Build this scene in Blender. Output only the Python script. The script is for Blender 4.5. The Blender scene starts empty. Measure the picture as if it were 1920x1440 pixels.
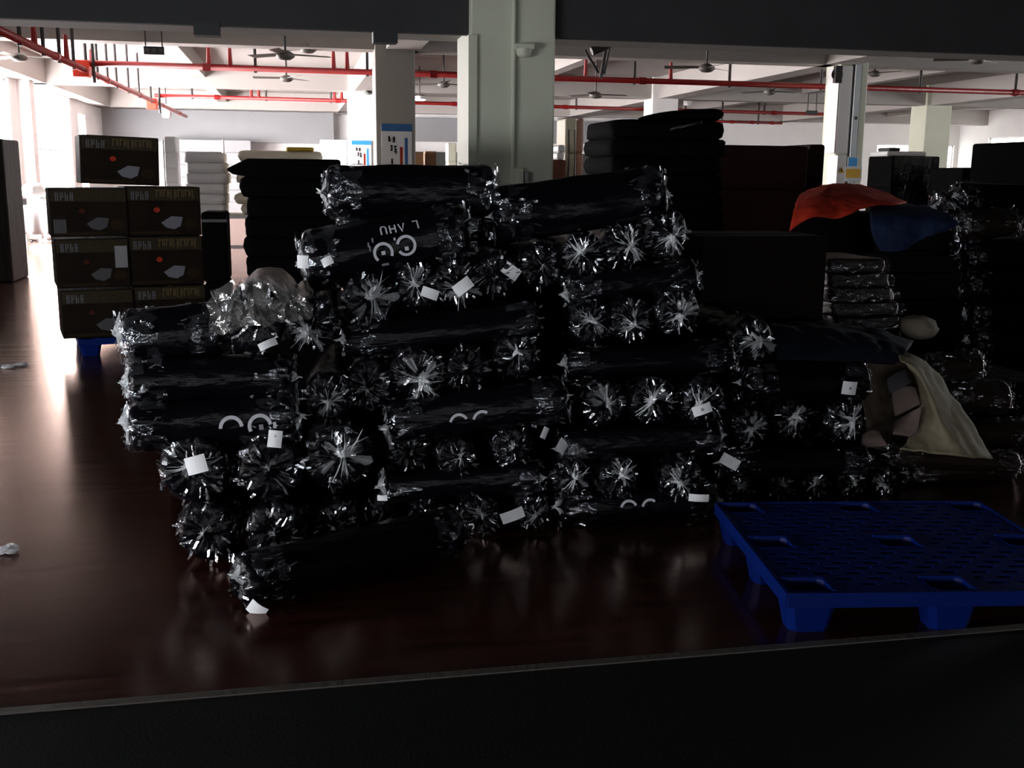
import bpy, bmesh, math, random
from mathutils import Vector, Matrix, noise

random.seed(7)
scene = bpy.context.scene
COL = scene.collection
PI = math.pi

# ---------------------------------------------------------------- camera
FPX = 2000.0
CAM_H = 1.5
YAW = math.atan(410 / 2000)
PITCH = math.atan(391 / 2000)
ROLL = 0.010
fw = Vector((math.sin(YAW) * math.cos(PITCH), math.cos(YAW) * math.cos(PITCH), -math.sin(PITCH)))
r0 = Vector((math.cos(YAW), -math.sin(YAW), 0))
u0 = r0.cross(fw)
rt = r0 * math.cos(ROLL) + u0 * math.sin(ROLL)
up = u0 * math.cos(ROLL) - r0 * math.sin(ROLL)
CP = Vector((0, 0, CAM_H))
cam_data = bpy.data.cameras.new('camera')
cam = bpy.data.objects.new('camera', cam_data)
COL.objects.link(cam)
cam_data.sensor_width = 36.0
cam_data.lens = FPX / 1920 * 36.0
cam_data.clip_end = 200
cam.matrix_world = Matrix(((rt.x, up.x, -fw.x, CP.x), (rt.y, up.y, -fw.y, CP.y), (rt.z, up.z, -fw.z, CP.z), (0, 0, 0, 1)))
scene.camera = cam

# ---------------------------------------------------------------- world, exposure
world = bpy.data.worlds.new('overcast_sky')
scene.world = world
world.use_nodes = True
world.node_tree.nodes['Background'].inputs[0].default_value = (0.75, 0.85, 1.0, 1)
world.node_tree.nodes['Background'].inputs[1].default_value = 1.0
vs = scene.view_settings
vs.view_transform = 'Standard'
vs.look = 'None'
vs.exposure = 0.0
vs.gamma = 1.0
vs.use_curve_mapping = False
scene.cycles.max_bounces = 7
# daylight strength of the window panes (radiance)
FAR_WINDOW = 64.0
FAR_WINDOW_RIGHT = 5.0
ADDED_WINDOW = 38.0
NEAR_WINDOW_SIDE = 58.0


def ray(x, y):
    return fw * FPX + rt * (x - 960) - up * (y - 720)


def at(x, y, Y):            # the point of the place seen at a pixel, at depth Y of the hall
    d = ray(x, y)
    return CP + d * (Y / d.y)


def onz(x, y, z=0.0):
    d = ray(x, y)
    return CP + d * ((z - CAM_H) / d.z)


# ---------------------------------------------------------------- materials
MATS = {}


def mat(name, col, rough=0.6, metal=0.0, spec=0.5, bump=0.0, bscale=20.0, var=0.0, vscale=3.0, stretch=(1, 1, 1), coat=0.0):
    if name in MATS:
        return MATS[name]
    m = bpy.data.materials.new(name)
    m.use_nodes = True
    nt = m.node_tree
    b = nt.nodes['Principled BSDF']
    b.inputs['Base Color'].default_value = (*col, 1)
    b.inputs['Roughness'].default_value = rough
    b.inputs['Metallic'].default_value = metal
    b.inputs['Specular IOR Level'].default_value = spec
    b.inputs['Coat Weight'].default_value = coat
    if bump or var:
        tc = nt.nodes.new('ShaderNodeTexCoord')
        mp = nt.nodes.new('ShaderNodeMapping')
        mp.inputs['Scale'].default_value = stretch
        nt.links.new(tc.outputs['Object'], mp.inputs['Vector'])
    if var:
        n = nt.nodes.new('ShaderNodeTexNoise')
        n.inputs['Scale'].default_value = vscale
        n.inputs['Detail'].default_value = 5
        nt.links.new(mp.outputs[0], n.inputs['Vector'])
        cr = nt.nodes.new('ShaderNodeValToRGB')
        lo = tuple(max(0, c * (1 - var)) for c in col)
        hi = tuple(min(1, c * (1 + var)) for c in col)
        cr.color_ramp.elements[0].color = (*lo, 1)
        cr.color_ramp.elements[0].position = 0.3
        cr.color_ramp.elements[1].color = (*hi, 1)
        cr.color_ramp.elements[1].position = 0.7
        nt.links.new(n.outputs['Fac'], cr.inputs['Fac'])
        nt.links.new(cr.outputs['Color'], b.inputs['Base Color'])
    if bump:
        n2 = nt.nodes.new('ShaderNodeTexNoise')
        n2.inputs['Scale'].default_value = bscale
        n2.inputs['Detail'].default_value = 4
        nt.links.new(mp.outputs[0], n2.inputs['Vector'])
        bp = nt.nodes.new('ShaderNodeBump')
        bp.inputs['Strength'].default_value = bump
        bp.inputs['Distance'].default_value = 0.02
        nt.links.new(n2.outputs['Fac'], bp.inputs['Height'])
        nt.links.new(bp.outputs['Normal'], b.inputs['Normal'])
    MATS[name] = m
    return m


def emit(name, col, strength):
    m = bpy.data.materials.new(name)
    m.use_nodes = True
    nt = m.node_tree
    nt.nodes.remove(nt.nodes['Principled BSDF'])
    e = nt.nodes.new('ShaderNodeEmission')
    e.inputs[0].default_value = (*col, 1)
    e.inputs[1].default_value = strength
    nt.links.new(e.outputs[0], nt.nodes['Material Output'].inputs[0])
    return m


def film_mat(name, col, clear, rough, diffuse=0.0, bump=0.6, bscale=40):
    """clear packing film: see-through, glossy, whitish where it is gathered in many layers"""
    m = bpy.data.materials.new(name)
    m.use_nodes = True
    nt = m.node_tree
    nt.nodes.remove(nt.nodes['Principled BSDF'])
    out = nt.nodes['Material Output']
    tr = nt.nodes.new('ShaderNodeBsdfTransparent')
    gl = nt.nodes.new('ShaderNodeBsdfGlossy')
    gl.inputs['Color'].default_value = (*col, 1)
    gl.inputs['Roughness'].default_value = rough
    df = nt.nodes.new('ShaderNodeBsdfDiffuse')
    df.inputs['Color'].default_value = (*col, 1)
    mx = nt.nodes.new('ShaderNodeMixShader')
    mx.inputs[0].default_value = diffuse
    nt.links.new(gl.outputs[0], mx.inputs[1])
    nt.links.new(df.outputs[0], mx.inputs[2])
    m2 = nt.nodes.new('ShaderNodeMixShader')
    m2.inputs[0].default_value = 1 - clear
    nt.links.new(tr.outputs[0], m2.inputs[1])
    nt.links.new(mx.outputs[0], m2.inputs[2])
    nt.links.new(m2.outputs[0], out.inputs[0])
    tc = nt.nodes.new('ShaderNodeTexCoord')
    n2 = nt.nodes.new('ShaderNodeTexNoise')
    n2.inputs['Scale'].default_value = bscale
    nt.links.new(tc.outputs['Object'], n2.inputs['Vector'])
    bp = nt.nodes.new('ShaderNodeBump')
    bp.inputs['Strength'].default_value = bump
    bp.inputs['Distance'].default_value = 0.01
    nt.links.new(n2.outputs['Fac'], bp.inputs['Height'])
    nt.links.new(bp.outputs['Normal'], gl.inputs['Normal'])
    return m


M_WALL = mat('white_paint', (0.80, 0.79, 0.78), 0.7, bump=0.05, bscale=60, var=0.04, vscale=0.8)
M_WALLG = mat('grey_panel', (0.235, 0.24, 0.25), 0.6, var=0.05, vscale=0.6)
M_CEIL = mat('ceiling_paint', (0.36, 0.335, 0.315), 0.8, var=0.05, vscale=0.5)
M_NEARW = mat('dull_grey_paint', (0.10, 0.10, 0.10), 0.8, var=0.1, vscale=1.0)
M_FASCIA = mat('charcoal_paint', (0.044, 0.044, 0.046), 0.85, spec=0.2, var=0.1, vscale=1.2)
M_COLUMN = mat('pillar_paint', (0.60, 0.62, 0.50), 0.65, bump=0.04, bscale=30, var=0.06, vscale=1.2)
M_RED = mat('red_pipe_paint', (0.27, 0.008, 0.008), 0.4)
M_RODS = mat('dark_steel_rod', (0.03, 0.025, 0.025), 0.5, metal=0.4)
M_WHITE = mat('white_plastic', (0.75, 0.75, 0.75), 0.45)
M_CREAM = mat('cream_cloth', (0.78, 0.72, 0.58), 0.85, bump=0.3, bscale=9, var=0.06)
M_WCLOTH = mat('white_cloth', (0.82, 0.82, 0.82), 0.85, bump=0.3, bscale=9)
M_BLACK = mat('black_cloth', (0.0022, 0.0020, 0.0024), 0.9, spec=0.03, bump=0.3, bscale=14)
M_FABRIC = mat('black_roll_cloth_in_film', (0.0020, 0.0018, 0.0034), 0.30, spec=0.14, bump=0.55, bscale=26, stretch=(1, 0.28, 1))
M_FABRIC2 = mat('brown_roll_cloth_in_film', (0.012, 0.0075, 0.005), 0.30, spec=0.45, bump=0.6, bscale=22, stretch=(1, 0.3, 1))
M_FILM = film_mat('clear_packing_film', (0.9, 0.92, 1.0), 0.82, 0.15, 0.02, 0.9, 55)
M_GLINT = film_mat('crinkled_film_edge', (0.95, 0.96, 1.0), 0.40, 0.26, 0.04, 0.5, 60)
M_HAZE = film_mat('hazy_film_pleat', (0.86, 0.87, 0.90), 0.74, 0.25, 0.75)
M_STRETCH = film_mat('stretch_wrap', (0.9, 0.92, 1.0), 0.94, 0.15, 0.02)
M_GATHER = film_mat('gathered_packing_film', (0.90, 0.91, 0.93), 0.30, 0.25, 0.80)
M_LABEL = mat('white_label_paper', (0.80, 0.80, 0.82), 0.7)
M_PRINT = mat('white_print', (0.55, 0.55, 0.60), 0.6)
M_MARK = mat('grey_label_ink', (0.25, 0.25, 0.27), 0.7)
M_BLUE = mat('blue_plastic', (0.0009, 0.0095, 0.10), 0.45, spec=0.10, bump=0.05, bscale=60)
M_CARTON = mat('dark_brown_printed_card', (0.010, 0.0068, 0.005), 0.6, spec=0.05, var=0.25, vscale=4, bump=0.05)
M_CARTONS = mat('brown_card', (0.16, 0.08, 0.035), 0.7, var=0.1)
M_MAROON = mat('maroon_cover', (0.020, 0.0030, 0.0025), 0.7, spec=0.2, bump=0.3, bscale=6)
M_DBROWN = mat('dark_brown_card', (0.0065, 0.0042, 0.0032), 0.8, spec=0.08, var=0.15, vscale=5)
M_GOLD = mat('gold_print', (0.10, 0.075, 0.035), 0.5, spec=0.05)
M_SILVER = mat('silver_print', (0.09, 0.09, 0.095), 0.5, spec=0.05)
M_REDDOT = mat('red_print', (0.30, 0.03, 0.015), 0.5, spec=0.05)
M_DEVICE = mat('pale_print', (0.15, 0.15, 0.17), 0.5, spec=0.05)
M_ORANGE = mat('orange_cloth', (0.60, 0.030, 0.006), 0.8, bump=0.25, bscale=12)
M_NAVY = mat('blue_cloth', (0.003, 0.014, 0.060), 0.8, bump=0.25, bscale=12)
M_DNAVY = mat('dark_navy_cloth', (0.0022, 0.0035, 0.010), 0.8, spec=0.2, bump=0.25, bscale=12)
M_BEIGE = mat('beige_sackcloth', (0.19, 0.158, 0.10), 0.85, bump=0.2, bscale=30, var=0.08)
M_PINK = mat('dusty_pink_cloth', (0.15, 0.105, 0.095), 0.85, bump=0.2, bscale=10)
M_GREYC = mat('slate_cloth', (0.05, 0.05, 0.055), 0.85)
M_GREYBOX = mat('grey_plastic', (0.28, 0.29, 0.27), 0.5)
M_SIGNB = mat('blue_sign_print', (0.012, 0.09, 0.26), 0.5)
M_SIGNBL = mat('light_blue_sign_print', (0.04, 0.32, 0.70), 0.5)
M_SIGNW = mat('sign_white', (0.62, 0.64, 0.66), 0.5)
M_INK = mat('black_ink', (0.02, 0.02, 0.022), 0.6)
M_YELLOW = mat('yellow_plate', (0.62, 0.36, 0.02), 0.5)
M_STEEL = mat('pale_trunking', (0.52, 0.57, 0.58), 0.5)
M_FAN = mat('grey_fan_metal', (0.12, 0.11, 0.10), 0.5)
M_TRIM = mat('metal_floor_strip', (0.075, 0.064, 0.055), 0.6, metal=0.2, bump=0.2, bscale=40)
M_FRONT = mat('dark_rubber_flooring', (0.009, 0.009, 0.0095), 0.85, spec=0.12, bump=0.1, bscale=90)
M_GREYWRAP = mat('dark_grey_wrapped_cloth', (0.014, 0.0115, 0.010), 0.5, spec=0.08, bump=0.5, bscale=8, stretch=(3, 3, 0.4), var=0.5, vscale=3)
M_PANE_FAR = emit('daylit_window_pane', (1.0, 0.95, 0.96), FAR_WINDOW)
M_PANE_RIGHT = emit('daylit_window_pane_right', (1.0, 0.98, 0.94), FAR_WINDOW_RIGHT)
M_PANE_ADDED = emit('added_window_pane', (0.93, 0.96, 1.0), ADDED_WINDOW)
M_PANE_SIDE = emit('daylit_window_pane_side', (0.93, 0.96, 1.0), NEAR_WINDOW_SIDE)
M_TUBE = emit('lit_lamp_tube', (1.0, 0.98, 0.95), 6.0)


def floor_material():
    m = bpy.data.materials.new('red_brown_polished_floor')
    m.use_nodes = True
    nt = m.node_tree
    b = nt.nodes['Principled BSDF']
    tc = nt.nodes.new('ShaderNodeTexCoord')
    mp = nt.nodes.new('ShaderNodeMapping')
    mp.inputs['Scale'].default_value = (0.5, 6.0, 1)
    nt.links.new(tc.outputs['Object'], mp.inputs['Vector'])
    n = nt.nodes.new('ShaderNodeTexNoise')
    n.inputs['Scale'].default_value = 3.0
    n.inputs['Detail'].default_value = 6
    nt.links.new(mp.outputs[0], n.inputs['Vector'])
    cr = nt.nodes.new('ShaderNodeValToRGB')
    cr.color_ramp.elements[0].color = (0.012, 0.0022, 0.0012, 1)
    cr.color_ramp.elements[0].position = 0.3
    cr.color_ramp.elements[1].color = (0.045, 0.0085, 0.0045, 1)
    cr.color_ramp.elements[1].position = 0.75
    nt.links.new(n.outputs['Fac'], cr.inputs['Fac'])
    mr = nt.nodes.new('ShaderNodeMapRange')
    mr.inputs['To Min'].default_value = 0.12
    mr.inputs['To Max'].default_value = 0.28
    nt.links.new(n.outputs['Fac'], mr.inputs['Value'])
    bp = nt.nodes.new('ShaderNodeBump')
    bp.inputs['Strength'].default_value = 0.04
    nt.links.new(n.outputs['Fac'], bp.inputs['Height'])
    # varnish over red-brown boards: warm-tinted reflection by Fresnel over a diffuse ground
    df = nt.nodes.new('ShaderNodeBsdfDiffuse')
    nt.links.new(cr.outputs['Color'], df.inputs['Color'])
    gl = nt.nodes.new('ShaderNodeBsdfGlossy')
    gl.inputs['Color'].default_value = (1.0, 0.79, 0.71, 1)
    nt.links.new(mr.outputs[0], gl.inputs['Roughness'])
    fr = nt.nodes.new('ShaderNodeFresnel')
    fr.inputs['IOR'].default_value = 1.6
    mx = nt.nodes.new('ShaderNodeMixShader')
    for q in (df, gl, fr):
        nt.links.new(bp.outputs['Normal'], q.inputs['Normal'])
    nt.links.new(fr.outputs[0], mx.inputs[0])
    nt.links.new(df.outputs[0], mx.inputs[1])
    nt.links.new(gl.outputs[0], mx.inputs[2])
    nt.links.new(mx.outputs[0], nt.nodes['Material Output'].inputs[0])
    nt.nodes.remove(b)
    return m


M_FLOOR = floor_material()


# ---------------------------------------------------------------- mesh helpers
class MB:
    def __init__(s):
        s.v = []
        s.f = []

    def box(s, x0, x1, y0, y1, z0, z1):
        o = len(s.v)
        s.v += [(x0, y0, z0), (x1, y0, z0), (x1, y1, z0), (x0, y1, z0), (x0, y0, z1), (x1, y0, z1), (x1, y1, z1), (x0, y1, z1)]
        s.f += [tuple(o + i for i in q) for q in ((0, 3, 2, 1), (4, 5, 6, 7), (0, 1, 5, 4), (1, 2, 6, 5), (2, 3, 7, 6), (3, 0, 4, 7))]
        return s

    def tube(s, pts, rad, n=10, cap=True):
        pts = [Vector(p) for p in pts]
        rads = rad if isinstance(rad, (list, tuple)) else [rad] * len(pts)
        o = len(s.v)
        for i, p in enumerate(pts):
            d = (pts[min(i + 1, len(pts) - 1)] - pts[max(i - 1, 0)]).normalized()
            a = Vector((0, 0, 1)) if abs(d.z) < 0.9 else Vector((1, 0, 0))
            e1 = d.cross(a).normalized()
            e2 = d.cross(e1)
            for k in range(n):
                t = 2 * PI * k / n
                s.v.append(tuple(p + (e1 * math.cos(t) + e2 * math.sin(t)) * rads[i]))
        for i in range(len(pts) - 1):
            for k in range(n):
                a, b = o + i * n + k, o + i * n + (k + 1) % n
                s.f.append((a, b, b + n, a + n))
        if cap:
            s.f.append(tuple(o + k for k in reversed(range(n))))
            e = o + (len(pts) - 1) * n
            s.f.append(tuple(e + k for k in range(n)))
        return s

    def prism(s, poly, y0, y1):           # polygon in x,z swept along y
        o = len(s.v)
        n = len(poly)
        s.v += [(x, y0, z) for x, z in poly] + [(x, y1, z) for x, z in poly]
        s.f.append(tuple(range(o, o + n)))
        s.f.append(tuple(reversed(range(o + n, o + 2 * n))))
        for i in range(n):
            j = (i + 1) % n
            s.f.append((o + i, o + n + i, o + n + j, o + j))
        return s

    def grid(s, fn, nu, nv, closeu=False):
        o = len(s.v)
        for i in range(nu if closeu else nu + 1):
            for j in range(nv + 1):
                s.v.append(tuple(fn(i / nu, j / nv)))
        for i in range(nu):
            i2 = (i + 1) % nu if closeu else i + 1
            for j in range(nv):
                s.f.append((o + i * (nv + 1) + j, o + i2 * (nv + 1) + j, o + i2 * (nv + 1) + j + 1, o + i * (nv + 1) + j + 1))
        return s

    def mesh(s, name, m, smooth=False):
        me = bpy.data.meshes.new(name)
        me.from_pydata(s.v, [], s.f)
        me.materials.append(m)
        if smooth:
            me.polygons.foreach_set('use_smooth', [True] * len(me.polygons))
        me.update()
        return me

    def build(s, name, m, parent=None, smooth=False):
        return put(name, s.mesh(name, m, smooth), parent)


def put(name, me, parent=None, mw=None):
    o = bpy.data.objects.new(name, me)
    COL.objects.link(o)
    if parent:
        o.parent = parent
    if mw is not None:
        o.matrix_local = mw
    return o


def tag(o, label, cat, group=None, kind=None):
    o['label'] = label
    if cat:
        o['category'] = cat
    if group:
        o['group'] = group
    if kind:
        o['kind'] = kind
    return o


def struct(o, label=None):
    o['kind'] = 'structure'
    if label:
        o['label'] = label
    return o


def empty(name, loc=(0, 0, 0), rz=0.0):
    o = bpy.data.objects.new(name, None)
    o.empty_display_size = 0.1
    COL.objects.link(o)
    o.location = loc
    o.rotation_euler = (0, 0, rz)
    return o


def bevel(o, w=0.01, seg=2):
    md = o.modifiers.new('bevel', 'BEVEL')
    md.width = w
    md.segments = seg
    md.limit_method = 'ANGLE'
    return o


def solid(o, t):
    md = o.modifiers.new('solid', 'SOLIDIFY')
    md.thickness = t
    md.offset = 0
    return o


# ================================================================ THE HALL
XL, XR, YB, YF, ZC = -6.6, 28.0, -5.0, 42.0, 4.3
COLX = (2.03, 10.65, 19.25)
struct(MB().box(XL, XR, 3.0, YF, -0.1, 0.0).build('floor', M_FLOOR), 'red-brown polished hall floor')
struct(MB().box(XL, XR, YB, 2.99, -0.1, 0.0).build('floor_front', M_FRONT), 'dark grey flooring in the foreground')
struct(MB().box(XL, XR, 2.985, 3.02, -0.05, 0.005).build('trim_1', M_TRIM), 'thin metal strip where the two floors meet')
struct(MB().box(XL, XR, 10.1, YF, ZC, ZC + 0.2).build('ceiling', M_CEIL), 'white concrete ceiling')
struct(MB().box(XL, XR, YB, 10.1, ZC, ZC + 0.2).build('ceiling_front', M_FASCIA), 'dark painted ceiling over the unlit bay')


def wall_with_openings(name, axis, fixed, thick, a0, a1, opens, m, label):
    """a wall along x (axis 'x') or y; opens = [(a0,a1,z0,z1)]"""
    mb = MB()

    def seg(p, q, z0, z1):
        if q - p < 1e-4 or z1 - z0 < 1e-4:
            return
        if axis == 'y':
            mb.box(min(fixed, fixed + thick), max(fixed, fixed + thick), p, q, z0, z1)
        else:
            mb.box(p, q, min(fixed, fixed + thick), max(fixed, fixed + thick), z0, z1)
    cur = a0
    for (p, q, z0, z1) in sorted(opens):
        seg(cur, p, 0, ZC)
        seg(p, q, 0, z0)
        seg(p, q, z1, ZC)
        cur = q
    seg(cur, a1, 0, ZC)
    o = mb.build(name, m)
    return struct(o, label)


WIN_N = [0]


def window(axis, fixed, thick, a0, a1, z0, z1, pane_m, label, nm=2, nh=2, frame_m=None):
    """window set into a wall opening: frame, mullions, panes"""
    WIN_N[0] += 1
    root = empty('window_%d' % WIN_N[0], (fixed, (a0 + a1) / 2, z0) if axis == 'y' else ((a0 + a1) / 2, fixed, z0))
    struct(root, label)
    base = root.location
    t = 0.05
    c = thick * 0.5

    def bx(p, q, u, v, d0, d1, name, m):
        mb = MB()
        if axis == 'y':
            mb.box(c + d0, c + d1, p - base.y, q - base.y, u - z0, v - z0)
        else:
            mb.box(p - base.x, q - base.x, c + d0, c + d1, u - z0, v - z0)
        return mb.build(name, m, root)
    fm = frame_m or M_WHITE
    bx(a0, a0 + t, z0, z1, -0.04, 0.04, 'window_frame', fm)
    bx(a1 - t, a1, z0, z1, -0.04, 0.04, 'window_frame', fm)
    bx(a0, a1, z0, z0 + t, -0.04, 0.04, 'window_frame', fm)
    bx(a0, a1, z1 - t, z1, -0.04, 0.04, 'window_frame', fm)
    w = (a1 - a0 - 2 * t) / nm
    h = (z1 - z0 - 2 * t) / nh
    for i in range(1, nm):
        bx(a0 + t + i * w - 0.02, a0 + t + i * w + 0.02, z0, z1, -0.03, 0.03, 'mullion', fm)
    for j in range(1, nh):
        bx(a0, a1, z0 + t + j * h - 0.02, z0 + t + j * h + 0.02, -0.03, 0.03, 'mullion', fm)
    for i in range(nm):
        for j in range(nh):
            bx(a0 + t + i * w, a0 + t + (i + 1) * w, z0 + t + j * h, z0 + t + (j + 1) * h, -0.006, 0.006, 'pane', pane_m)
    return root


far_left = [(20.9, 24.2, 0.7, 3.5), (25.2, 28.4, 0.5, 3.66), (30.3, 35.7, 0.5, 3.66), (37.0, 38.2, 0.9, 3.3)]
near_left = [(0.2, 1.4, 0.35, 1.3), (2.0, 3.2, 0.35, 1.3), (3.8, 5.0, 0.35, 1.3)]
wall_with_openings('wall_left', 'y', XL, -0.25, YB, YF, far_left + near_left, M_WALL, 'white side wall with tall bright windows')
for i, (a, b, c, d) in enumerate(far_left):
    window('y', XL, -0.25, a, b, c, d, M_PANE_FAR, 'overexposed daylit window in the white side wall')
for (a, b, c, d) in near_left:
    window('y', XL, -0.25, a, b, c, d, M_PANE_SIDE, 'daylit window of the unlit bay')
added_back = [(x, x + 0.55, 0.5, 1.35) for x in (-5.8, -4.4, -3.0, -1.6, 0.6, 2.4)]  # small unseen windows added for glints and light on the pile
wall_with_openings('wall_back', 'x', YB, -0.25, XL, XR, added_back, M_NEARW, 'wall behind the viewer')
for (a, b, c, d) in added_back:
    window('x', YB, -0.25, a, b, c, d, M_PANE_ADDED, 'unseen window added behind the viewer for glints on the rolls')
far_front = [(24.2, 25.9, 1.2, 2.95), (26.1, 27.8, 1.2, 2.95)]
wall_with_openings('wall_front', 'x', YF, 0.25, XL, XR, far_front, M_WALL, 'white far wall of the hall')
for (a, b, c, d) in far_front:
    window('x', YF, 0.25, a, b, c, d, M_PANE_RIGHT, 'bright window in the far wall')
far_right = [(y, y + 3.0, 0.9, 3.2) for y in (12.0, 15.6, 22.0, 26.0, 32.0, 37.0)]  # the two nearest, out of view, are added to light the cabinet pillar
wall_with_openings('wall_right', 'y', XR, 0.25, YB, YF, far_right, M_WALL, 'white right side wall with windows')
for (a, b, c, d) in far_right:
    window('y', XR, 0.25, a, b, c, d, M_PANE_RIGHT if a > 20 else M_PANE_ADDED, 'daylit window in the right side wall, the nearest two added for light')

# grey upper panels of the far wall
TR = [1]


def trim(mb, m, label):
    TR[0] += 1
    return struct(mb.build('trim_%d' % TR[0], m), label)


trim(MB().box(XL, 1.6, YF - 0.5, YF - 0.3, 2.6, 3.72), M_WALLG, 'grey upper panel along the far wall')
trim(MB().box(3.5, 12.0, YF - 0.5, YF - 0.3, 2.75, 3.6), M_WALLG, 'grey upper panel between the pillars')
trim(MB().box(4.0, 12.0, YF - 0.6, YF - 0.52, 0.0, 2.35), mat('dark_opening_sheet', (0.03, 0.035, 0.03), 0.8), 'dark sheet standing in for the unlit opening under the far panel')  # darkness of the opening put in as a dark sheet

# beams
for i, x in enumerate((XL + 0.2,) + COLX):
    trim(MB().box(x - 0.3, x + 0.3, 10.9, YF, 3.7, ZC), M_CEIL, 'main concrete beam running into depth')
for x in (-2.3, 6.35, 14.95, 23.6):
    trim(MB().box(x - 0.16, x + 0.16, 10.9, YF, 3.95, ZC), M_CEIL, 'secondary concrete beam')
for y in (20.0, 30.0, 40.0):
    trim(MB().box(XL, XR, y + 0.1, y + 0.6, 3.7, ZC), M_CEIL, 'cross beam of the ceiling')
# the dark header over the unlit bay
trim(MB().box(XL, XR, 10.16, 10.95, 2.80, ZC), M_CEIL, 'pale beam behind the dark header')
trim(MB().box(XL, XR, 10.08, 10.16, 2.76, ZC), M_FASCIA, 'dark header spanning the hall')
# dark brackets under the header
for (px, py) in ((388, 56), (722, 70)):
    p = at(px, py, 10.12)
    b = MB().box(-0.11, 0.11, -0.05, 0.12, -0.05, 0.06)
    o = b.build('header_bracket', M_INK)
    o.location = p
    tag(o, 'small black box fixed under the dark header, %s' % ('above the printed cartons' if px < 500 else 'above the pillar with the large poster'), 'bracket')


# ---------------------------------------------------------------- pillars
def pillar(name_n, x, y, w=0.78, label='', m=None):
    root = empty('column_%d' % name_n, (x, y + w / 2, 0))
    struct(root, label)
    s = MB().box(-w / 2, w / 2, -w / 2, w / 2, 0, ZC).build('shaft', m or M_COLUMN, root)
    bevel(s, 0.02)
    return root


near_p = pillar(1, COLX[0], 10.0, 0.80, 'large pale green-grey pillar behind the pile of rolls')
# corner band, conduit, dome lamp, switch boxes of the near pillar
MB().box(-0.42, -0.34, -0.43, -0.36, 0, 2.75).build('corner_guard', M_COLUMN, near_p)
MB().tube([(0.0, -0.425, 0), (0.0, -0.425, 3.6)], 0.022).build('conduit', M_COLUMN, near_p)


def revolve(mb, prof, n=20):
    o = len(mb.v)
    for (r, z) in prof:
        for k in range(n):
            t = 2 * PI * k / n
            mb.v.append((r * math.cos(t), r * math.sin(t), z))
    for i in range(len(prof) - 1):
        for k in range(n):
            a, b = o + i * n + k, o + i * n + (k + 1) % n
            mb.f.append((a, b, b + n, a + n))
    return mb


p = at(980, 97, 10.0)
dl = empty('dome_lamp', (p.x, 9.99, p.z))
dl.parent = None
tag(dl, 'small unlit pale bulkhead lamp on the big near pillar', 'lamp')
o = revolve(MB(), [(0.002, -0.06), (0.05, -0.052), (0.07, -0.02), (0.075, 0.02)]).build('lamp_bowl', M_COLUMN, dl, True)
o.location = (0, -0.04, 0)
o = MB().box(-0.085, 0.085, -0.10, 0.01, 0.015, 0.06).build('lamp_base', M_COLUMN, dl)
for (px, py, w, h, lab, m) in ((970, 331, 0.105, 0.16, 'pale switch box low on the big near pillar, beside conduit', M_COLUMN),
                               (987, 333, 0.045, 0.11, 'narrow grey switch beside the pale switch box on near pillar', M_GREYBOX)):
    p = at(px, py, 9.98)
    rr = empty('switch_box', (p.x, 9.995, p.z))
    tag(rr, lab, 'switch')
    bevel(MB().box(-w / 2, w / 2, -0.05, 0, -h / 2, h / 2).build('cover', m, rr), 0.006)
    MB().box(-w / 5, w / 5, -0.06, -0.05, -h / 5, h / 5).build('rocker', m, rr)

pillar(2, COLX[0] - 0.14, 20.0, 0.72, 'shaded pillar carrying the large poster', mat('shaded_pillar_paint', (0.27, 0.26, 0.235), 0.7))  # the pillar's shade is put into a darker paint colour
pillar(3, COLX[0] - 0.09, 30.0, 0.74, 'bright pillar carrying the smaller poster', M_WALL)
colR = pillar(4, COLX[1] + 0.27, 20.0, 0.60, 'pillar with electrical cabinets above the orange cloth')
pillar(5, COLX[1] - 0.1, 30.0, 0.78, 'far pillar above the tall black stack', M_WALL)
pillar(6, COLX[2], 30.0, 0.85, 'cream pillar behind the right-hand stacks')
pillar(7, COLX[2], 20.0, 0.85, 'pillar of the right bay')
for i, (y, x) in enumerate(((20.0, XL + 0.2), (29.2, XL + 0.05))):
    pillar(8 + i, x, y, 0.5, 'white pilaster against the window wall', M_WALL)
pillar(10, COLX[1], 10.0, 0.8, 'pillar of the unlit bay beyond the right edge')


# electrical gear on the right pillar (x by pixel at its own depth)
def onpillar(px, py):
    return at(px, py, 19.98)


def rect_thing(name, label, cat, x0, y0, x1, y1, Y, depth, m, parts=()):
    a, b = at(x0, y1, Y), at(x1, y0, Y)
    cx, cz = (a.x + b.x) / 2, (a.z + b.z) / 2
    w, h = b.x - a.x, b.z - a.z
    r = empty(name, (cx, Y, cz))
    tag(r, label, cat)
    bevel(MB().box(-w / 2, w / 2, -depth, 0, -h / 2, h / 2).build('body', m, r), 0.006)
    return r, w, h, depth


r, w, h, d = rect_thing('electrical_cabinet', 'tall white electrical cabinet hung on left side of right pillar', 'cabinet', 1543, 128, 1578, 288, 19.95, 0.45, M_WALL)
MB().box(-w / 2 + 0.03, w / 2 - 0.03, -d - 0.012, -d, -h / 2 + 0.03, h / 2 - 0.03).build('door', M_WALL, r)
r, w, h, d = rect_thing('electrical_cabinet', 'small white cabinet with warning triangle low on right pillar', 'cabinet', 1549, 292, 1569, 345, 19.95, 0.40, M_WHITE)
tri = MB().prism([(-0.06, -0.06), (0.06, -0.06), (0, 0.06)], -d - 0.012, -d - 0.004).build('warning_triangle', M_YELLOW, r)
MB().prism([(-0.014, -0.035), (0.014, -0.035), (0.006, 0.025), (-0.006, 0.025)], -d - 0.016, -d - 0.011).build('warning_bolt', M_INK, tri)
r, w, h, d = rect_thing('cable_trunking', 'pale vertical cable trunking down the front of right pillar', 'trunking', 1586, 122, 1612, 345, 19.98, 0.10, M_STEEL)
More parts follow.
